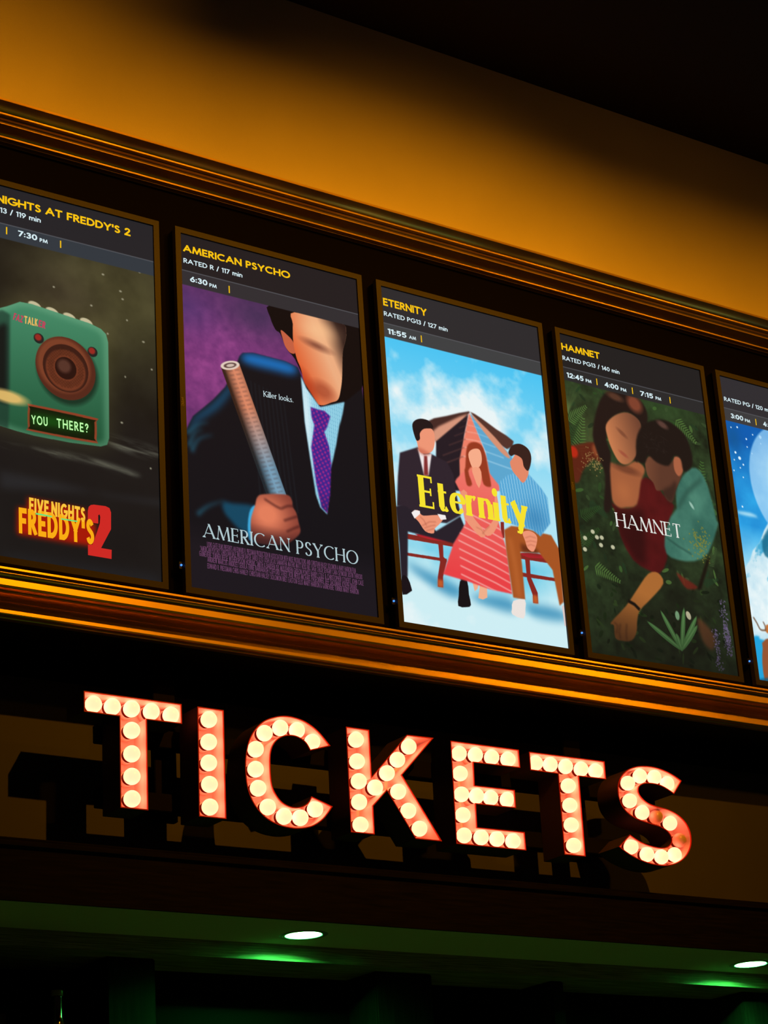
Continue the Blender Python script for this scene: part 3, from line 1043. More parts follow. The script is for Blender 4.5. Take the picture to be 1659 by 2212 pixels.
    A.put(dr, mix((238, 116, 104), (232, 66, 70), ramp(0, 640, 0, 1000)))
    for k in range(11):
        A.put(line([(250, 766 + k * 30), (395, 806 + k * 30), (455, 826 + k * 30), (560, 796 + k * 30)], 3.6, 1.5) * dr, (250, 214, 204), .9)
    A.put(poly([(277,707),(303,705),(303,759),(327,798),(353,823),(367,849),(347,860),(313,834),(283,796)], 2), SK)
    A.put(poly([(424,683),(434,721),(430,785),(403,834),(373,851),(363,831),(404,790)], 2), SK)
    A.put(poly([(319,534),(349,511),(383,517),(397,554),(403,602),(409,651),(405,667),(377,662),(368,615),(347,599),(316,624),(328,671),(305,678),(300,627),(305,611)], 3, 1), (150, 58, 34))
    A.put(poly([(322,563),(341,540),(370,534),(379,557),(374,588),(352,611),(333,606)], 4), (246, 172, 138))
    A.put(poly([(333,611),(366,604),(371,638),(356,680),(339,644)], 2), (244, 160, 126))
    # figure in a blue striped shirt
    A.put(poly([(449,816),(481,796),(527,793),(602,800),(654,801),(682,846),(680,1041),(661,1057),(645,930),(593,875),(511,886),(513,932),(513,1057),(462,1057),(450,884)], 0, 1.5), (166, 84, 36))
    A.put(poly([(515,854),(583,862),(598,884),(517,885)], 0, 6), (92, 40, 22), .8)
    A.put(line([(470,842),(483,936),(488,1051)], 16, 8), (196, 108, 52), .6)
    A.put(poly([(461,1069),(511,1056),(510,1090),(499,1126),(452,1118),(452,1099)], 2), (236, 226, 220))
    A.put(poly([(671,1057),(681,1051),(683,1128),(674,1127)], 0), (220, 200, 196))
    st = poly([(449,639),(483,610),(526,590),(579,587),(630,631),(653,662),(655,757),(606,813),(573,795),(516,793),(459,785),(445,694),(445,645)], 0, 1.5)
    A.put(st, (88, 168, 214))
    A.put(st * (np.sin((XX - YY * .1) * .52) > .6), (176, 220, 240), .55)
    gx, gy = [(590,753)][0]
    A.put(st * rad(gx, gy, 60, 60), (48, 120, 172), .6)
    A.put(poly([(513,542),(540,512),(574,520),(581,564),(575,595),(551,625),(530,609),(509,588),(501,559)], 4), (226, 136, 104))
    A.put(poly([(498,520),(519,490),(555,478),(589,492),(598,526),(580,574),(561,563),(555,534),(527,524),(509,533)], 4), (56, 34, 30))
    A.put(poly([(528,813),(555,801),(583,808),(590,829),(570,874),(545,868),(536,841)], 3), SK)
    for q in ([(537,831),(559,821),(585,823)], [(539,845),(560,837),(585,838)], [(542,859),(560,851),(578,854)], [(330,826),(352,832),(364,850)], [(388,812),(369,830),(353,847)]):
        A.put(line(q, 2.4, 1.5), (166, 84, 64), .65)
    header(A, (44, 43, 46), (62, 64, 66), 137, 189)
    return A


# ---- fourth picture: two plain figures leaning together among leaves
def paint_garden():
    A = Art((22, 24, 20))
    n = noise(90, 6, 31)
    n2 = noise(26, 4, 32)
    A.put(np.ones_like(XX), mix((16, 20, 15), (58, 82, 46), np.clip(n * .7 + n2 * .5 - .1, 0, 1)))
    gx, gy = [(99,389)][0]
    A.put(rad(gx, gy, 60, 110), (84, 92, 50), .55)
    gx, gy = [(471,181)][0]
    A.put(rad(gx, gy, 170, 70), (48, 76, 40), .6)
    gx, gy = [(409,1053)][0]
    A.put(rad(gx, gy, 260, 260), (22, 22, 18), .6)
    rs = np.random.RandomState(6)

    def leaf(x, y, ln, w, ang, c, k=.9):
        A.put(ell(x, y, ln, w, 1.5, ang), c, k)

    def fern(x, y, ln, ang, c, k=.8):
        a = math.radians(ang)
        for i in range(12):
            t_ = i / 12.0
            px_, py_ = x + math.cos(a) * ln * t_, y + math.sin(a) * ln * t_
            s_ = ln * .20 * (1 - t_ * .8)
            for sd in (-1, 1):
                b = a + sd * 1.1
                leaf(px_ + math.cos(b) * s_ * .6, py_ + math.sin(b) * s_ * .6, s_ * .7, 2.6, math.degrees(b), c, k)

    greens = [(44, 74, 36), (66, 104, 48), (32, 56, 34), (84, 120, 58), (56, 76, 44), (28, 44, 28)]
    for k in range(230):
        x, y = rs.rand() * 680, 190 + rs.rand() * 1010
        if 190 < x < 560 and 260 < y < 820:
            continue
        c = greens[rs.randint(6)]
        f_ = .55 if y > 900 else 1.0
        leaf(x, y, 9 + rs.rand() * 13, 4 + rs.rand() * 4, rs.rand() * 180, [v * f_ for v in c], .7)
    for q, a_, l_ in (([(-1,420)][0], -60, 130), ([(39,455)][0], -75, 150), ([(9,342)][0], -40, 120), ([(15,807)][0], -40, 110), ([(66,647)][0], 30, 90),
                      ([(21,707)][0], -30, 110), ([(13,818)][0], -110, 100), ([(611,523)][0], -80, 150), ([(531,237)][0], 40, 120), ([(609,796)][0], -60, 90), ([(570,872)][0], -20, 80),
                      ([(61,888)][0], 20, 120), ([(219,1028)][0], -50, 100), ([(594,498)][0], 60, 120)):
        fern(q[0], q[1], l_, a_, greens[rs.randint(5)])
    for k in range(6):
        q = [(3,311)][0]
        A.put(line([q, (q[0] + k * 14 - 14, 200 + k * 5)], 9, 3, True), (92, 112, 62), .7)
    # red shawl at the left
    A.put(poly([(-1,455),(43,427),(109,406),(154,411),(169,446),(139,479),(101,475),(49,528),(25,575),(-3,570)], 3, 4), (96, 34, 22), .9)
    gx, gy = [(14,462)][0]
    A.put(ell(gx, gy, 20, 22, 10), (190, 40, 22), .9)
    gx, gy = [(128,435)][0]
    A.put(ell(gx, gy, 24, 26, 14), (150, 78, 46), .8)
    # dress, neck and arm
    dress = poly([(161,625),(207,642),(283,618),(318,510),(377,505),(420,552),(469,587),(427,664),(410,715),(404,802),(358,867),(307,862),(240,833),(193,752),(177,654)], 2, 3)
    A.put(dress, mix((62, 16, 18), (98, 24, 26), n))
    A.put(blur(poly([(181,648),(321,623),(302,850),(246,832),(193,752)]), 16) * dress, (34, 12, 14), .6)
    A.put(poly([(168,473),(243,476),(307,442),(346,467),(319,521),(288,613),(234,635),(201,641),(172,618),(164,539)], 3, 3), (160, 92, 58))
    gx, gy = [(229,575)][0]
    A.put(rad(gx, gy, 45, 50), (190, 112, 66), .5)
    gx, gy = [(255,484)][0]
    A.put(ell(gx, gy, 60, 16, 14, 6), (92, 48, 34), .6)
    # hair and head at the left
    A.put(poly([(188,201),(244,176),(330,172),(378,206),(389,257),(359,349),(313,446),(298,405),(342,331),(346,280),(293,252),(230,278),(188,323),(177,385),(189,443),(177,504),(165,645),(128,663),(151,530),(129,454),(113,376),(145,271)], 3, 3), (34, 24, 22))
    gx, gy = [(332,210)][0]
    A.put(ell(gx, gy, 36, 30, 22, 40), (142, 72, 50), .85)
    gx, gy = [(240,201)][0]
    A.put(ell(gx, gy, 36, 14, 12, 10), (96, 60, 44), .8)
    f = poly([(182,324),(230,277),(293,253),(346,275),(348,324),(321,398),(293,442),(257,465),(224,459),(198,419),(183,373)], 4, 2)
    x0, y0 = [(177,385)][0]
    x1, y1 = [(354,339)][0]
    A.put(f, mix((206, 128, 82), (110, 66, 48), ramp(x0, y0, x1, y1)))
    gx, gy = [(254,342)][0]
    A.put(f * ell(gx, gy, 26, 8, 7, 35), (96, 52, 38), .5)
    gx, gy = [(250,425)][0]
    A.put(f * ell(gx, gy, 22, 7, 6, 28), (150, 66, 52), .6)
    # jacket and head at the right
    jk = poly([(528,461),(579,418),(620,422),(652,483),(673,611),(677,627),(610,747),(535,791),(454,799),(403,783),(404,722),(445,634),(481,595),(484,529)], 2, 3)
    A.put(jk, mix((38, 84, 74), (78, 134, 114), np.clip(n * 1.3 - .1, 0, 1)))
    A.put(line([(412,720),(462,744),(526,766)], 6, 3) * jk, (28, 58, 52), .7)
    A.put(line([(622,455),(543,519),(484,595)], 14, 8) * jk, (30, 62, 54), .7)
    gx, gy = [(556,571)][0]
    A.put(ell(gx, gy, 6, 16, 4, -35), (170, 206, 190), .8)
    A.put(poly([(355,427),(413,397),(462,426),(517,380),(539,420),(516,474),(485,524),(461,575),(432,565),(423,536),(391,542),(379,513),(354,487)], 3, 2), mix((150, 92, 62), (92, 56, 42), ramp(x0 + 60, y0 + 120, x1 + 60, y1 + 190)))
    A.put(poly([(498,389),(532,394),(536,432),(511,464),(491,440)], 3, 2), (168, 96, 66))
    A.put(poly([(419,536),(463,511),(494,484),(483,535),(457,578),(432,566)], 2, 6), (52, 34, 28), .8)
    A.put(poly([(357,294),(426,255),(495,249),(566,289),(589,360),(581,412),(538,440),(529,389),(499,386),(465,431),(408,428),(371,408),(350,440),(315,436),(320,357)], 3, 3), (30, 23, 21))
    gx, gy = [(458,268)][0]
    A.put(ell(gx, gy, 26, 12, 10, 20), (112, 76, 66), .7)
    for k in range(26):
        x, y = [(358,311)][0]
        A.put(ell(x + rs.rand() * 110, y + rs.rand() * 80, 12, 2, 2, rs.rand() * 180), (44, 35, 32), .35)
    # forearm and resting hand
    arm = poly([(305,875),(352,865),(371,902),(304,969),(247,1019),(228,1058),(218,1105),(191,1139),(146,1146),(117,1139),(117,1094),(104,1086),(183,1013),(244,942)], 3, 2)
    A.put(arm, mix((168, 104, 50), (104, 62, 32), ramp(*[(231,944)][0], *[(178,1141)][0])))
    for q in ([(148,1084),(138,1116),(141,1141)], [(177,1080),(170,1112),(169,1141)], [(120,1083),(135,1091),(124,1123)]):
        A.put(line(q, 5, 3), (60, 34, 22), .7)
    A.put(line([(195,993),(223,1002),(245,1019)], 13, 2), (22, 18, 16))
    A.put(poly([(515,1012),(552,1028),(592,1074),(570,1124),(528,1094)], 3, 6), (96, 58, 36), .8)
    # broad lance leaves, flowers, seed heads
    root_ = [(422,1144)][0]
    for q in ([(344,1010)][0], [(456,984)][0], [(512,1007)][0], [(276,1059)][0], [(510,1041)][0], [(405,1085)][0]):
        mx, my = (q[0] + root_[0]) / 2, (q[1] + root_[1]) / 2
        an = math.degrees(math.atan2(q[1] - root_[1], q[0] - root_[0]))
        ln_ = math.hypot(q[0] - root_[0], q[1] - root_[1]) / 2
        leaf(mx, my, ln_, 10, an, (70, 112, 62), .95)
        leaf(mx, my - 2, ln_ * .9, 3, an, (104, 146, 88), .6)
    A.put(ell(*[(474,1007)][0], 11, 16, 2, -20), (176, 170, 140))
    A.put(ell(*[(420,1015)][0], 10, 17, 3), (112, 150, 112))
    for k in range(120):
        x, y = [(577,720)][0]
        A.put(ell(x + rs.randn() * 26, y + rs.randn() * 34, 3.2, 3.2, 1.5), (128, 128, 52), .7)
    for k in range(90):
        x, y = [(99,487)][0]
        A.put(ell(x + rs.randn() * 24, y + rs.randn() * 22, 2.6, 2.6, 1.5), (156, 128, 76), .65)
    for (cx_, cy_, hh) in ((*[(648,1014)][0], 90), (*[(595,1116)][0], 80), (*[(653,1077)][0], 60)):
        for k in range(110):
            A.put(ell(cx_ + rs.randn() * 8, cy_ + (rs.rand() - .5) * 2 * hh, 3, 3, 1.5), (96, 82, 116) if k % 3 else (128, 112, 150), .6)
    for q in [(65,756),(82,774),(27,786),(104,772),(21,829),(151,800),(97,801)]:
        A.put(ell(*q, 9, 8, 3), (206, 204, 170), .9)
    A.put(poly([(440,849),(477,865),(540,892),(484,906),(455,878)], 2, 3), (112, 34, 26), .8)
    A.put(poly([(595,777),(622,756),(553,895),(531,904)], 1, 4), (22, 14, 12), .8)
    A.put(ramp(0, 1000, 0, 1209), (14, 13, 12), .45)
    header(A, (33, 32, 33), (42, 42, 43), 131, 183)
    return A


# ---- fifth picture: starry blue sky over snow
def paint_snow():
    A = Art((30, 130, 220))
    n = noise(200, 6, 41)
    A.put(np.ones_like(XX), mix((10, 92, 176), (56, 190, 250), np.clip(ramp(0, 180, 0, 640) * .8 + (n - .5) * 1.2, 0, 1)))
    gx, gy = [(36,252)][0]
    A.put(rad(gx, gy, 40, 60), (18, 84, 130), .5)
    lo = ramp(0, 600, 0, 760)
    A.put(lo, mix((120, 206, 244), (214, 240, 246), n), .9)
    for q, r_ in zip([(31,208),(64,201),(180,219),(104,242),(37,310),(55,330),(124,298),(70,354),(26,342),(52,370),(17,387),(61,407),(178,247),(141,217),(103,275),(36,530)], (3, 4, 7, 4, 5, 7, 3, 4, 3, 3, 3, 3, 3, 3, 3, 4)):
        A.put(ell(*q, r_, r_, 2.5), (226, 246, 255))
    q = [(297,400)][0]
    A.put(ell(q[0] + 12, q[1], 212, 250, 8), mix((96, 176, 238), (196, 228, 250), np.clip(n * 1.2, 0, 1)), .8)
    A.put(ell(q[0] + 60, q[1], 150, 180, 60), (206, 240, 236), .8)
    A.put(poly([(5,554),(76,549),(109,561),(22,563)], 2, 5), (196, 236, 248), .9)
    mt = poly([(159,575),(134,607),(101,663),(60,700),(38,742),(5,780),(-80,1241),(824,1130),(950,555),(459,512)], 0, 2)
    A.put(mt, mix((176, 218, 236), (236, 248, 250), np.clip(noise(60, 5, 44) * 1.5 - .2, 0, 1)))
    A.put(mt * np.clip((noise(46, 5, 45, 1, .6, .7) - .56) * 7, 0, 1) * (1 - ramp(0, 880, 0, 980)), (48, 160, 206), .85)
    A.put(poly([(114,655),(140,615),(175,591),(236,641),(224,710),(137,720),(114,700)], 2, 4), (22, 104, 136), .85)
    A.put(poly([(-5,1049),(36,1038),(64,1051),(407,990),(363,1215),(-5,1231),(-8,1118)], 2, 4), (34, 164, 220))
    A.put(poly([(65,1045),(43,1083),(31,1142),(31,1199),(41,1223),(211,1202),(246,1012)], 2, 2), (150, 84, 50))
    A.put(poly([(73,998),(91,984),(215,972),(208,1008),(77,1021)], 2, 2), (196, 116, 60))
    A.put(line(catmull([(16,967),(30,987),(45,1011),(71,1010)], 6), 6, 1), (112, 86, 66))
    A.put(line(catmull([(63,978),(70,993),(71,1010)], 6), 5, 1), (112, 86, 66))
    A.put(poly([(0,1205),(100,1187),(374,1156),(369,1186),(0,1217)], 2, 4), (12, 92, 130), .8)
    header(A, (48, 46, 50), (60, 60, 62), 131, 183)
    return A

# ------------------------------------------------------------------ menu displays
def display(i, label):
    t = thing('menu_display', label, 'display screen', ((i - 2) * PITCH, 0.0, ZC), 'portrait menu displays in a row')
    bw, d = 0.020, 0.007
    bm = bmesh.new()
    x, z = SW / 2, SH / 2
    outer = [(-x - bw, -z - bw), (x + bw, -z - bw), (x + bw, z + bw), (-x - bw, z + bw)]
    inner = [(-x, -z), (x, -z), (x, z), (-x, z)]
    vo = [bm.verts.new((a, -d, b)) for a, b in outer]
    vi = [bm.verts.new((a, -d, b)) for a, b in inner]
    wo = [bm.verts.new((a, 0.012, b)) for a, b in outer]
    wi = [bm.verts.new((a, 0.0012, b)) for a, b in inner]
    for k in range(4):
        j = (k + 1) % 4
        bm.faces.new((vo[k], vo[j], vi[j], vi[k]))
        bm.faces.new((wo[k], vo[k], vo[j], wo[j]))
        bm.faces.new((vi[k], vi[j], wi[j], wi[k]))
        bm.faces.new((wi[k], wi[j], wo[j], wo[k]))
    bz = from_bm('bezel', bm, M['bezel'], t)
    bz['label'] = 'dark grey bezel'
    box('case', -x - bw + 0.004, x + bw - 0.004, 0.0125, 0.05, -z - bw + 0.004, z + bw - 0.004, M['case'], t)
    # maker's mark printed up the left side of the bezel
    V_, F_, w = word_geometry('NEC', **FONT['bold'])
    cap = 0.0085
    s_ = 0.030 / w
    vv = [(-x - 0.0155 + yy * cap, -d - 0.0003, z - 0.585 - xx * s_) for xx, yy in V_]
    link_mesh('maker_mark', vv, [f for f in F_], M['brand'], bz)
    bm = bmesh.new()
    lathe(bm, [(0.001, -0.0035), (0.0022, -0.0028), (0.0032, -0.0012), (0.0034, 0.0015), (0.002, 0.0030)], 16, 'y')
    o = from_bm('power_light', bm, M['led'], t, True)
    o.location = (-x - bw - 0.006, 0.006, z - 1.139)
    o['label'] = 'small blue power light'
    box('light_stalk', -x - bw - 0.012, -x - bw + 0.002, 0.008, 0.016, z - 1.150, z - 1.128, M['case'], t)
    return t


# ---- display 0
t = display(0, 'leftmost menu screen showing a green toy radio on a dark picture')
s = picture(paint_green_box(), t)
words('title_text', s, "FIVE NIGHTS AT FREDDY'S 2", (43, 58), (600, 58), 27, 'bold', YEL)
words('rating_text', s, 'RATED PG13 / 119 min', (11, 92), (289, 92), 18, 'med', WHT)
words('showtime_text', s, '7:30', (213, 158), (277, 158), 20, 'bold', WHT)
words('showtime_text', s, 'PM', (285, 159), (312, 159), 13, 'bold', WHT)
for q_ in [[(x, 137), (x + 4, 137), (x + 4, 162), (x, 162)] for x in (173, 354)]:
    bars('divider_mark', s, [q_], YEL)
q = [(257,775),(309,773),(339,771),(444,768)]
words('display_text', s, 'YOU', q[0], q[1], 29, 'led', glow((190, 255, 170)))
words('display_text', s, 'THERE?', q[2], q[3], 30, 'led', glow((190, 255, 170)))
q = [(196,446),(227,450),(233,450),(277,451),(279,450),(302,453)]
words('toy_text', s, 'FAZ', q[0], q[1], 24, 'cond', glow((190, 66, 92)), shear=.06)
words('toy_text', s, 'TALK', q[2], q[3], 26, 'cond', glow((226, 180, 96)))
words('toy_text', s, 'ER', q[4], q[5], 24, 'cond', glow((190, 66, 92)))
q = [(436,1160),(514,1160),(248,1057),(311,1057),(319,1057),(429,1058),(216,1128),(458,1125),(332,1066),(343,1066)]
bars('logo_numeral', s, [[(438,1020),(441,1007),(448,1000),(458,997),(497,995),(510,999),(515,1012),(514,1066),(505,1083),(480,1131),(515,1131),(514,1160),(437,1160),(437,1127),(452,1125),(468,1081),(477,1054),(479,1033),(477,1025),(472,1028),(472,1055),(437,1056)]], glow((206, 42, 36)), y=-0.0003)
words('logo_text', s, 'FIVE', q[2], q[3], 46, 'tall', glow((252, 196, 60)), y=-0.0006)
words('logo_text', s, 'NIGHTS', q[4], q[5], 46, 'tall', glow((252, 196, 60)), y=-0.0006)
words('logo_text', s, "FREDDY'S", q[6], q[7], 80, 'tall', glow((250, 172, 20)), y=-0.0006)
words('logo_text', s, 'AT', q[8], q[9], 12, 'cond', glow((150, 40, 24)))
for q_ in [[(269,1056),(321,1057),(321,1061),(269,1061)], [(350,1059),(403,1058),(403,1062),(350,1063)]]:
    bars('logo_dash', s, [q_], glow((96, 226, 130)), y=-0.0007)

# ---- display 1
t = display(1, 'menu screen showing a dark suited figure with a purple tie')
s = picture(paint_suit(), t)
words('title_text', s, 'AMERICAN PSYCHO', (11, 62), (416, 62), 26, 'bold', YEL)
words('rating_text', s, 'RATED R / 117 min', (11, 103), (230, 103), 17, 'med', WHT)
words('showtime_text', s, '6:30', (33, 166), (97, 166), 20, 'bold', WHT)
words('showtime_text', s, 'PM', (104, 167), (131, 167), 13, 'bold', WHT)
bars('divider_mark', s, [[(176, 146), (180, 146), (180, 172), (176, 172)]], YEL)
q = [(291,516),(341,515),(349,515),(403,514)]
words('tagline_text', s, 'Killer', q[0], q[1], 20, 'fine', WHT)
words('tagline_text', s, 'looks.', q[2], q[3], 20, 'fine', WHT)
q = [(50,1038),(362,1037),(387,1038),(620,1039)]
SIL = glow((176, 200, 206))
words('poster_title', s, 'AMERICAN', q[0], q[1], 46, 'roman', SIL)
words('poster_title', s, 'PSYCHO', q[2], q[3], 46, 'roman', SIL)
PUR = glow((116, 70, 108))
for line_, e in (("LIONS GATE FILMS PRESENTS AN EDWARD R. PRESSMAN PRODUCTION IN ASSOCIATION WITH MUSE PRODUCTIONS AND CHRISTIAN HALSEY SOLOMON A MARY HARRON FILM", [(62,1068),(607,1069)]),
                 ("'AMERICAN PSYCHO' CHRISTIAN BALE WILLEM DAFOE JARED LETO JOSH LUCAS SAMANTHA MATHIS MATT ROSS BILL SAGE CHLOE SEVIGNY CARA SEYMOUR JUSTIN THEROUX", [(38,1085),(631,1087)]),
                 ("GUINEVERE TURNER REESE WITHERSPOON HOPKINS, SMITH & BARDEN ISIS MUSSENDEN GIDEON PONTE BARRY COLE & CHRISTOPHER COVERT JOHN CALE", [(34,1102),(634,1107)]),
                 ("ANDREW MARCUS ANDRZEJ SEKULA ERNIE BARBARASH CLIFFORD STREIT ROB WEISS MICHAEL PASEORNEK JEFF SACKMAN JOSEPH DRAKE", [(62,1117),(608,1124)]),
                 ("EDWARD R. PRESSMAN CHRIS HANLEY CHRISTIAN HALSEY SOLOMON BRET EASTON ELLIS MARY HARRON & GUINEVERE TURNER MARY HARRON", [(61,1138),(613,1140)])):
    words('credit_line', s, line_, e[0], e[1], 17, 'small', PUR)

# ---- display 2
t = display(2, 'brightest menu screen showing three seated figures under a blue sky')
s = picture(paint_sky_bench(), t)
words('title_text', s, 'ETERNITY', (9, 70), (191, 70), 29, 'bold', YEL)
words('rating_text', s, 'RATED PG13 / 127 min', (9, 109), (276, 109), 17, 'med', WHT)
words('showtime_text', s, '11:55', (20, 175), (97, 175), 20, 'bold', WHT)
words('showtime_text', s, 'AM', (108, 174), (137, 174), 13, 'bold', WHT)
bars('divider_mark', s, [[(158, 150), (162, 150), (162, 176), (158, 176)]], YEL)
q = [(102,792),(558,786)]
words('poster_title', s, 'Eternity', q[0], q[1], 115, 'fat', glow((246, 226, 48)))

# ---- display 3
t = display(3, 'menu screen showing two leaning figures among dark green leaves')
s = picture(paint_garden(), t)
words('title_text', s, 'HAMNET', (8, 62), (187, 62), 27, 'bold', YEL)
words('rating_text', s, 'RATED PG13 / 140 min', (8, 103), (275, 103), 17, 'med', WHT)
for txt, x0, x1, p0, p1 in (('12:45', 20, 97, 107, 134), ('4:00', 196, 262, 272, 299), ('7:15', 366, 428, 440, 467)):
    words('showtime_text', s, txt, (x0, 170), (x1, 170), 20, 'bold', WHT)
    words('showtime_text', s, 'PM', (p0, 170), (p1, 170), 13, 'bold', WHT)
for q_ in [[(x, 145), (x + 4, 145), (x + 4, 171), (x, 171)] for x in (158, 327, 510)]:
    bars('divider_mark', s, [q_], YEL)
q = [(179,717),(488,712)]
words('poster_title', s, 'HAMNET', q[0], q[1], 54, 'roman', glow((224, 226, 220)))

# ---- display 4
t = display(4, 'menu screen at the right edge showing a starry sky over snow')
s = picture(paint_snow(), t)
words('rating_text', s, 'RATED PG / 120 min', (14, 101), (262, 101), 17, 'med', WHT)
words('showtime_text', s, '3:00', (37, 168), (102, 168), 20, 'bold', WHT)
words('showtime_text', s, 'PM', (110, 169), (137, 169), 13, 'bold', WHT)
words('showtime_text', s, '4:', (206, 168), (228, 168), 20, 'bold', WHT)
bars('divider_mark', s, [[(166, 146), (170, 146), (170, 172), (166, 172)]], YEL)

# ------------------------------------------------------------------ marquee letters TICKETS
YF, YB, YP, YC = -0.146, -0.041, -0.074, -0.119     # front lip, back, inner panel, globe centres


def smooth_run(pts, corners, n=5):
    """closed outline; curve between the corner indices, corners stay sharp."""
    out = []
    cs = sorted(corners)
    m = len(pts)
    for a, b in zip(cs, cs[1:] + [cs[0] + m]):
        seg = [pts[k % m] for k in range(a, b + 1)]
        if len(seg) == 2:
            out.append(Vector(seg[0]))
        else:
            out += catmull(seg, n)[:-1]
    return [(v[0], v[1]) for v in out]


def inset(pts, d):
    P = [Vector(p) for p in pts]
    ar = sum(a.x * b.y - b.x * a.y for a, b in zip(P, P[1:] + P[:1]))
    sg = 1 if ar > 0 else -1
    out = []
    for i, p in enumerate(P):
        a, b = P[i - 1], P[(i + 1) % len(P)]
        d0, d1 = (p - a).normalized(), (b - p).normalized()
        n0, n1 = Vector((-d0.y, d0.x)) * sg, Vector((-d1.y, d1.x)) * sg
        k = (n0 + n1)
        k = k / max(.35, k.dot(k) / 2)
        out.append(p + k * d)
    return out


def channel_letter(ch, label, outline, bulbs, dark=()):
    pts = [(x / 1000.0, z / 1000.0) for x, z in outline]
    cx = sum(p[0] for p in pts) / len(pts)
    z0 = min(p[1] for p in pts)
    t = thing('marquee_letter', label, 'lit letter', (cx, YB, z0), 'marquee letters spelling TICKETS')
    loc = Vector((cx, YB, z0))
    n = len(pts)
    ins = inset(pts, 0.0028)
    ins2 = inset(pts, 0.0030)

    def ring(P, y):
        return [Vector((p[0], y, p[1])) - loc for p in P]
    # outer sides and back
    A, B = ring(pts, YF + 0.003), ring(pts, YB)
    f = [(k, (k + 1) % n, n + (k + 1) % n, n + k) for k in range(n)] + [tuple(range(n, 2 * n))]
    o = link_mesh('letter_return', A + B, f, M['return'], t)
    o['label'] = 'dark painted letter sides and back'
    # inner sides and panel carrying the lampholders
    A, B = ring(ins, YF + 0.003), ring(ins, YP)
    o = link_mesh('inner_tray', A + B, f, M['inner'], t)
    o['label'] = 'pale inner tray'
    # lip round the front edge
    A, B, C_, D = ring(pts, YF + 0.003), ring(pts, YF), ring(ins2, YF), ring(ins2, YF + 0.004)
    g = []
    for lay in range(3):
        g += [(lay * n + k, lay * n + (k + 1) % n, (lay + 1) * n + (k + 1) % n, (lay + 1) * n + k) for k in range(n)]
    o = link_mesh('edge_trim', A + B + C_ + D, g, M['trim_cap'], t)
    o['label'] = 'red edge trim'
    for k, (bx, bz) in enumerate(bulbs):
        c = Vector((bx / 1000.0, YC, bz / 1000.0)) - loc
        b = GLOBE.copy()
        b.name = 'bulb'
        COL.objects.link(b)
        b.parent = t
        b.location = c
        if k in dark:
            b.data = GLOBE_OFF.data
            b['label'] = 'unlit pinkish bulb'
        h = HOLDER.copy()
        h.name = 'lampholder'
        COL.objects.link(h)
        h.parent = b
        h.location = (0, 0, 0)
    return t


bm = bmesh.new()
prof = [(0.0240 * math.sin(a), -0.0240 * math.cos(a)) for a in [PI * (k + .02) / 18 for k in range(14)]] + [(0.013, 0.0225)]
lathe(bm, prof, 32, 'y')
GLOBE = from_bm('bulb', bm, M['bulb'], None, True)
bm = bmesh.new()
lathe(bm, prof, 32, 'y')
GLOBE_OFF = from_bm('bulb_unlit', bm, M['bulb_off'], None, True)
bm = bmesh.new()
lathe(bm, [(0.0150, 0.016), (0.0195, 0.017), (0.0195, 0.026)], 24, 'y')
nf = len(bm.faces)
lathe(bm, [(0.0200, 0.0255), (0.0222, 0.0265), (0.0222, 0.0426)], 24, 'y')
HOLDER = from_bm('lampholder', bm, [M['socket'], M['inner']], None, True)
for k, p in enumerate(HOLDER.data.polygons):
    p.material_index = 0 if k < nf else 1
for o in (GLOBE, GLOBE_OFF, HOLDER):
    COL.objects.unlink(o)

T1 = [(-1556, 3407), (-1246, 3405), (-1246, 3346), (-1359, 3346), (-1361, 3085), (-1448, 3085), (-1446, 3346), (-1556, 3347)]
I1 = [(-1194, 3404), (-1107, 3403), (-1111, 3082), (-1200, 3082)]
K1 = [(-684, 3401), (-600, 3400), (-601, 3255), (-461, 3400), (-361, 3401), (-489, 3271), (-357, 3078), (-455, 3078), (-549, 3217), (-602, 3165), (-603, 3079), (-688, 3079)]
E1 = [(-297, 3399), (-30, 3398), (-30, 3339), (-213, 3338), (-216, 3265), (-60, 3265), (-61, 3207), (-217, 3206), (-219, 3133), (-35, 3133), (-35, 3075), (-304, 3075)]
T2 = [(11, 3396), (322, 3396), (321, 3336), (208, 3335), (203, 3074), (117, 3074), (122, 3335), (10, 3336)]
C1 = [(-743, 3335), (-784, 3376), (-826, 3400), (-865, 3409), (-899, 3410), (-933, 3403), (-972, 3386), (-1004, 3357), (-1027, 3319), (-1039, 3274), (-1042, 3232), (-1039, 3188), (-1028, 3152), (-1008, 3121), (-977, 3095), (-940, 3080), (-902, 3074), (-864, 3075), (-820, 3086), (-780, 3112), (-747, 3151),
      (-820, 3175), (-831, 3157), (-851, 3143), (-875, 3137), (-899, 3139), (-922, 3149), (-940, 3168), (-952, 3192), (-956, 3224), (-956, 3258), (-953, 3291), (-942, 3318), (-922, 3338), (-897, 3349), (-868, 3351), (-844, 3344), (-828, 3332), (-816, 3313)]
S1 = [(651, 3363), (618, 3379), (581, 3391), (540, 3398), (494, 3398), (455, 3392), (419, 3378), (390, 3356), (374, 3332), (367, 3309), (367, 3280), (378, 3251), (404, 3228), (443, 3213), (491, 3204), (533, 3197), (561, 3185), (575, 3168), (574, 3149), (558, 3135), (533, 3128), (499, 3129), (457, 3136), (426, 3147), (398, 3161),
      (346, 3117), (377, 3099), (412, 3085), (458, 3073), (505, 3068), (548, 3070), (594, 3083), (631, 3106), (656, 3137), (665, 3168), (662, 3198), (645, 3226), (614, 3247), (572, 3260), (524, 3266), (491, 3274), (467, 3289), (456, 3306), (460, 3324), (481, 3336), (510, 3340), (549, 3338), (581, 3328), (610, 3314)]
C1 = [(x, z) for x, z in smooth_run(C1, [0, 20, 21, 38])]
S1 = [(x, z) for x, z in smooth_run(S1, [0, 24, 25, 48])]
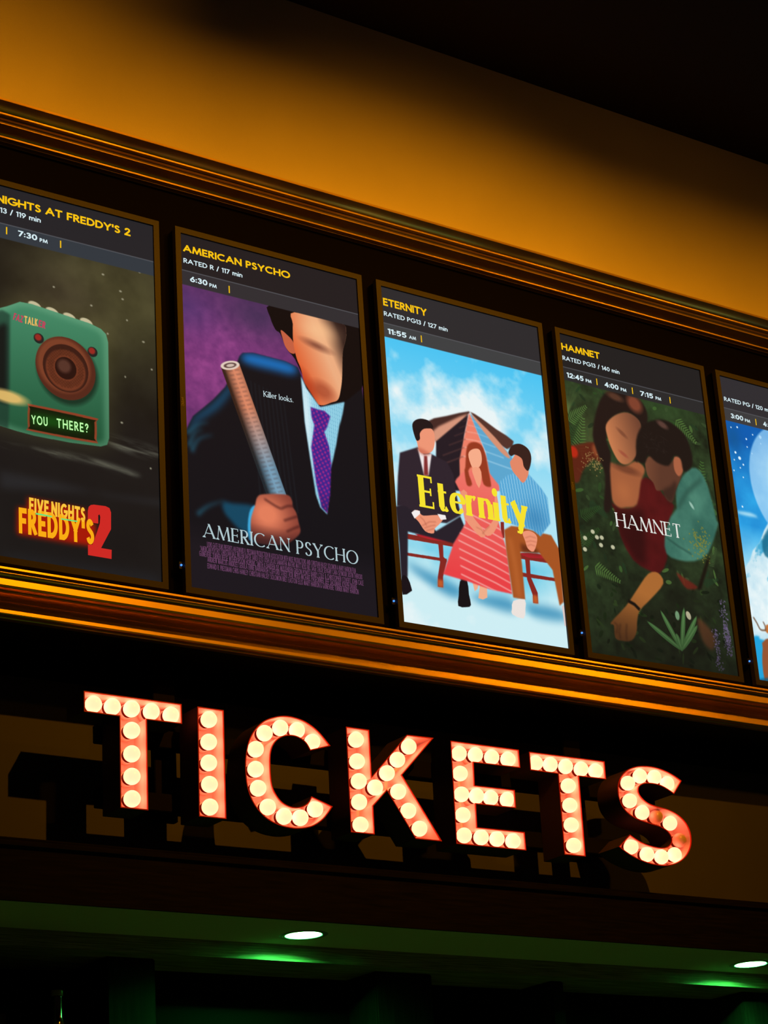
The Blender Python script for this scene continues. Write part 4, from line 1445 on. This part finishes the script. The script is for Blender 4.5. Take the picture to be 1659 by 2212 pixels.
channel_letter('T', 'red bulb-lit letter T at the left end of the sign, beside the I', T1,
               [(-1513, 3380), (-1454, 3380), (-1393, 3381), (-1330, 3380), (-1267, 3377), (-1394, 3318), (-1395, 3250), (-1396, 3185), (-1397, 3121)])
channel_letter('I', 'red bulb-lit letter I with a single column of five bulbs', I1, [(-1142, 3378), (-1145, 3311), (-1147, 3249), (-1147, 3186), (-1148, 3120)])
channel_letter('C', 'red bulb-lit letter C, an open curve between the I and the K', C1,
               [(-955, 3358), (-900, 3380), (-842, 3379), (-790, 3349), (-988, 3306), (-991, 3246), (-985, 3190), (-955, 3137), (-901, 3114), (-845, 3115), (-792, 3145)])
channel_letter('K', 'red bulb-lit letter K with two diagonal arms, before the E', K1,
               [(-632, 3373), (-633, 3306), (-631, 3245), (-634, 3181), (-634, 3112), (-438, 3372), (-484, 3326), (-526, 3280), (-573, 3231), (-489, 3226), (-456, 3170), (-419, 3118)])
channel_letter('E', 'red bulb-lit letter E with three horizontal arms', E1,
               [(-247, 3370), (-184, 3372), (-120, 3371), (-56, 3371), (-249, 3306), (-250, 3240), (-192, 3240), (-137, 3239), (-72, 3239), (-251, 3175), (-252, 3111), (-187, 3110), (-126, 3110), (-64, 3108)])
channel_letter('T', 'red bulb-lit letter T standing between the E and the S', T2,
               [(55, 3370), (115, 3371), (178, 3371), (242, 3369), (302, 3369), (181, 3308), (180, 3244), (178, 3180), (180, 3114)])
channel_letter('S', 'red bulb-lit letter S with two unlit bulbs', S1,
               [(492, 3370), (555, 3372), (609, 3356), (436, 3341), (436, 3282), (485, 3247), (544, 3237), (602, 3221), (635, 3167), (606, 3117), (548, 3105), (486, 3108), (421, 3128)], dark=(6, 8))

# rails and hangers behind the letters
t = thing('sign_rail', 'dark metal rails hanging behind the red marquee letters', 'sign frame', (-0.45, -0.02, 3.33))
for z in (3.33, 3.143):
    box('rail', -1.455 + 0.45, 0.62 + 0.45, -0.020, 0.020, z - 0.026 - 3.33, z + 0.026 - 3.33, M['rail'], t, bevel=0.002)
for x in (-1.220, 0.313):
    box('hanger', x - 0.036 + 0.45, x + 0.036 + 0.45, 0.0205, 0.045, 3.10 - 3.33, LOW_Z - 0.0035 - 3.33, M['rail'], t, bevel=0.002)
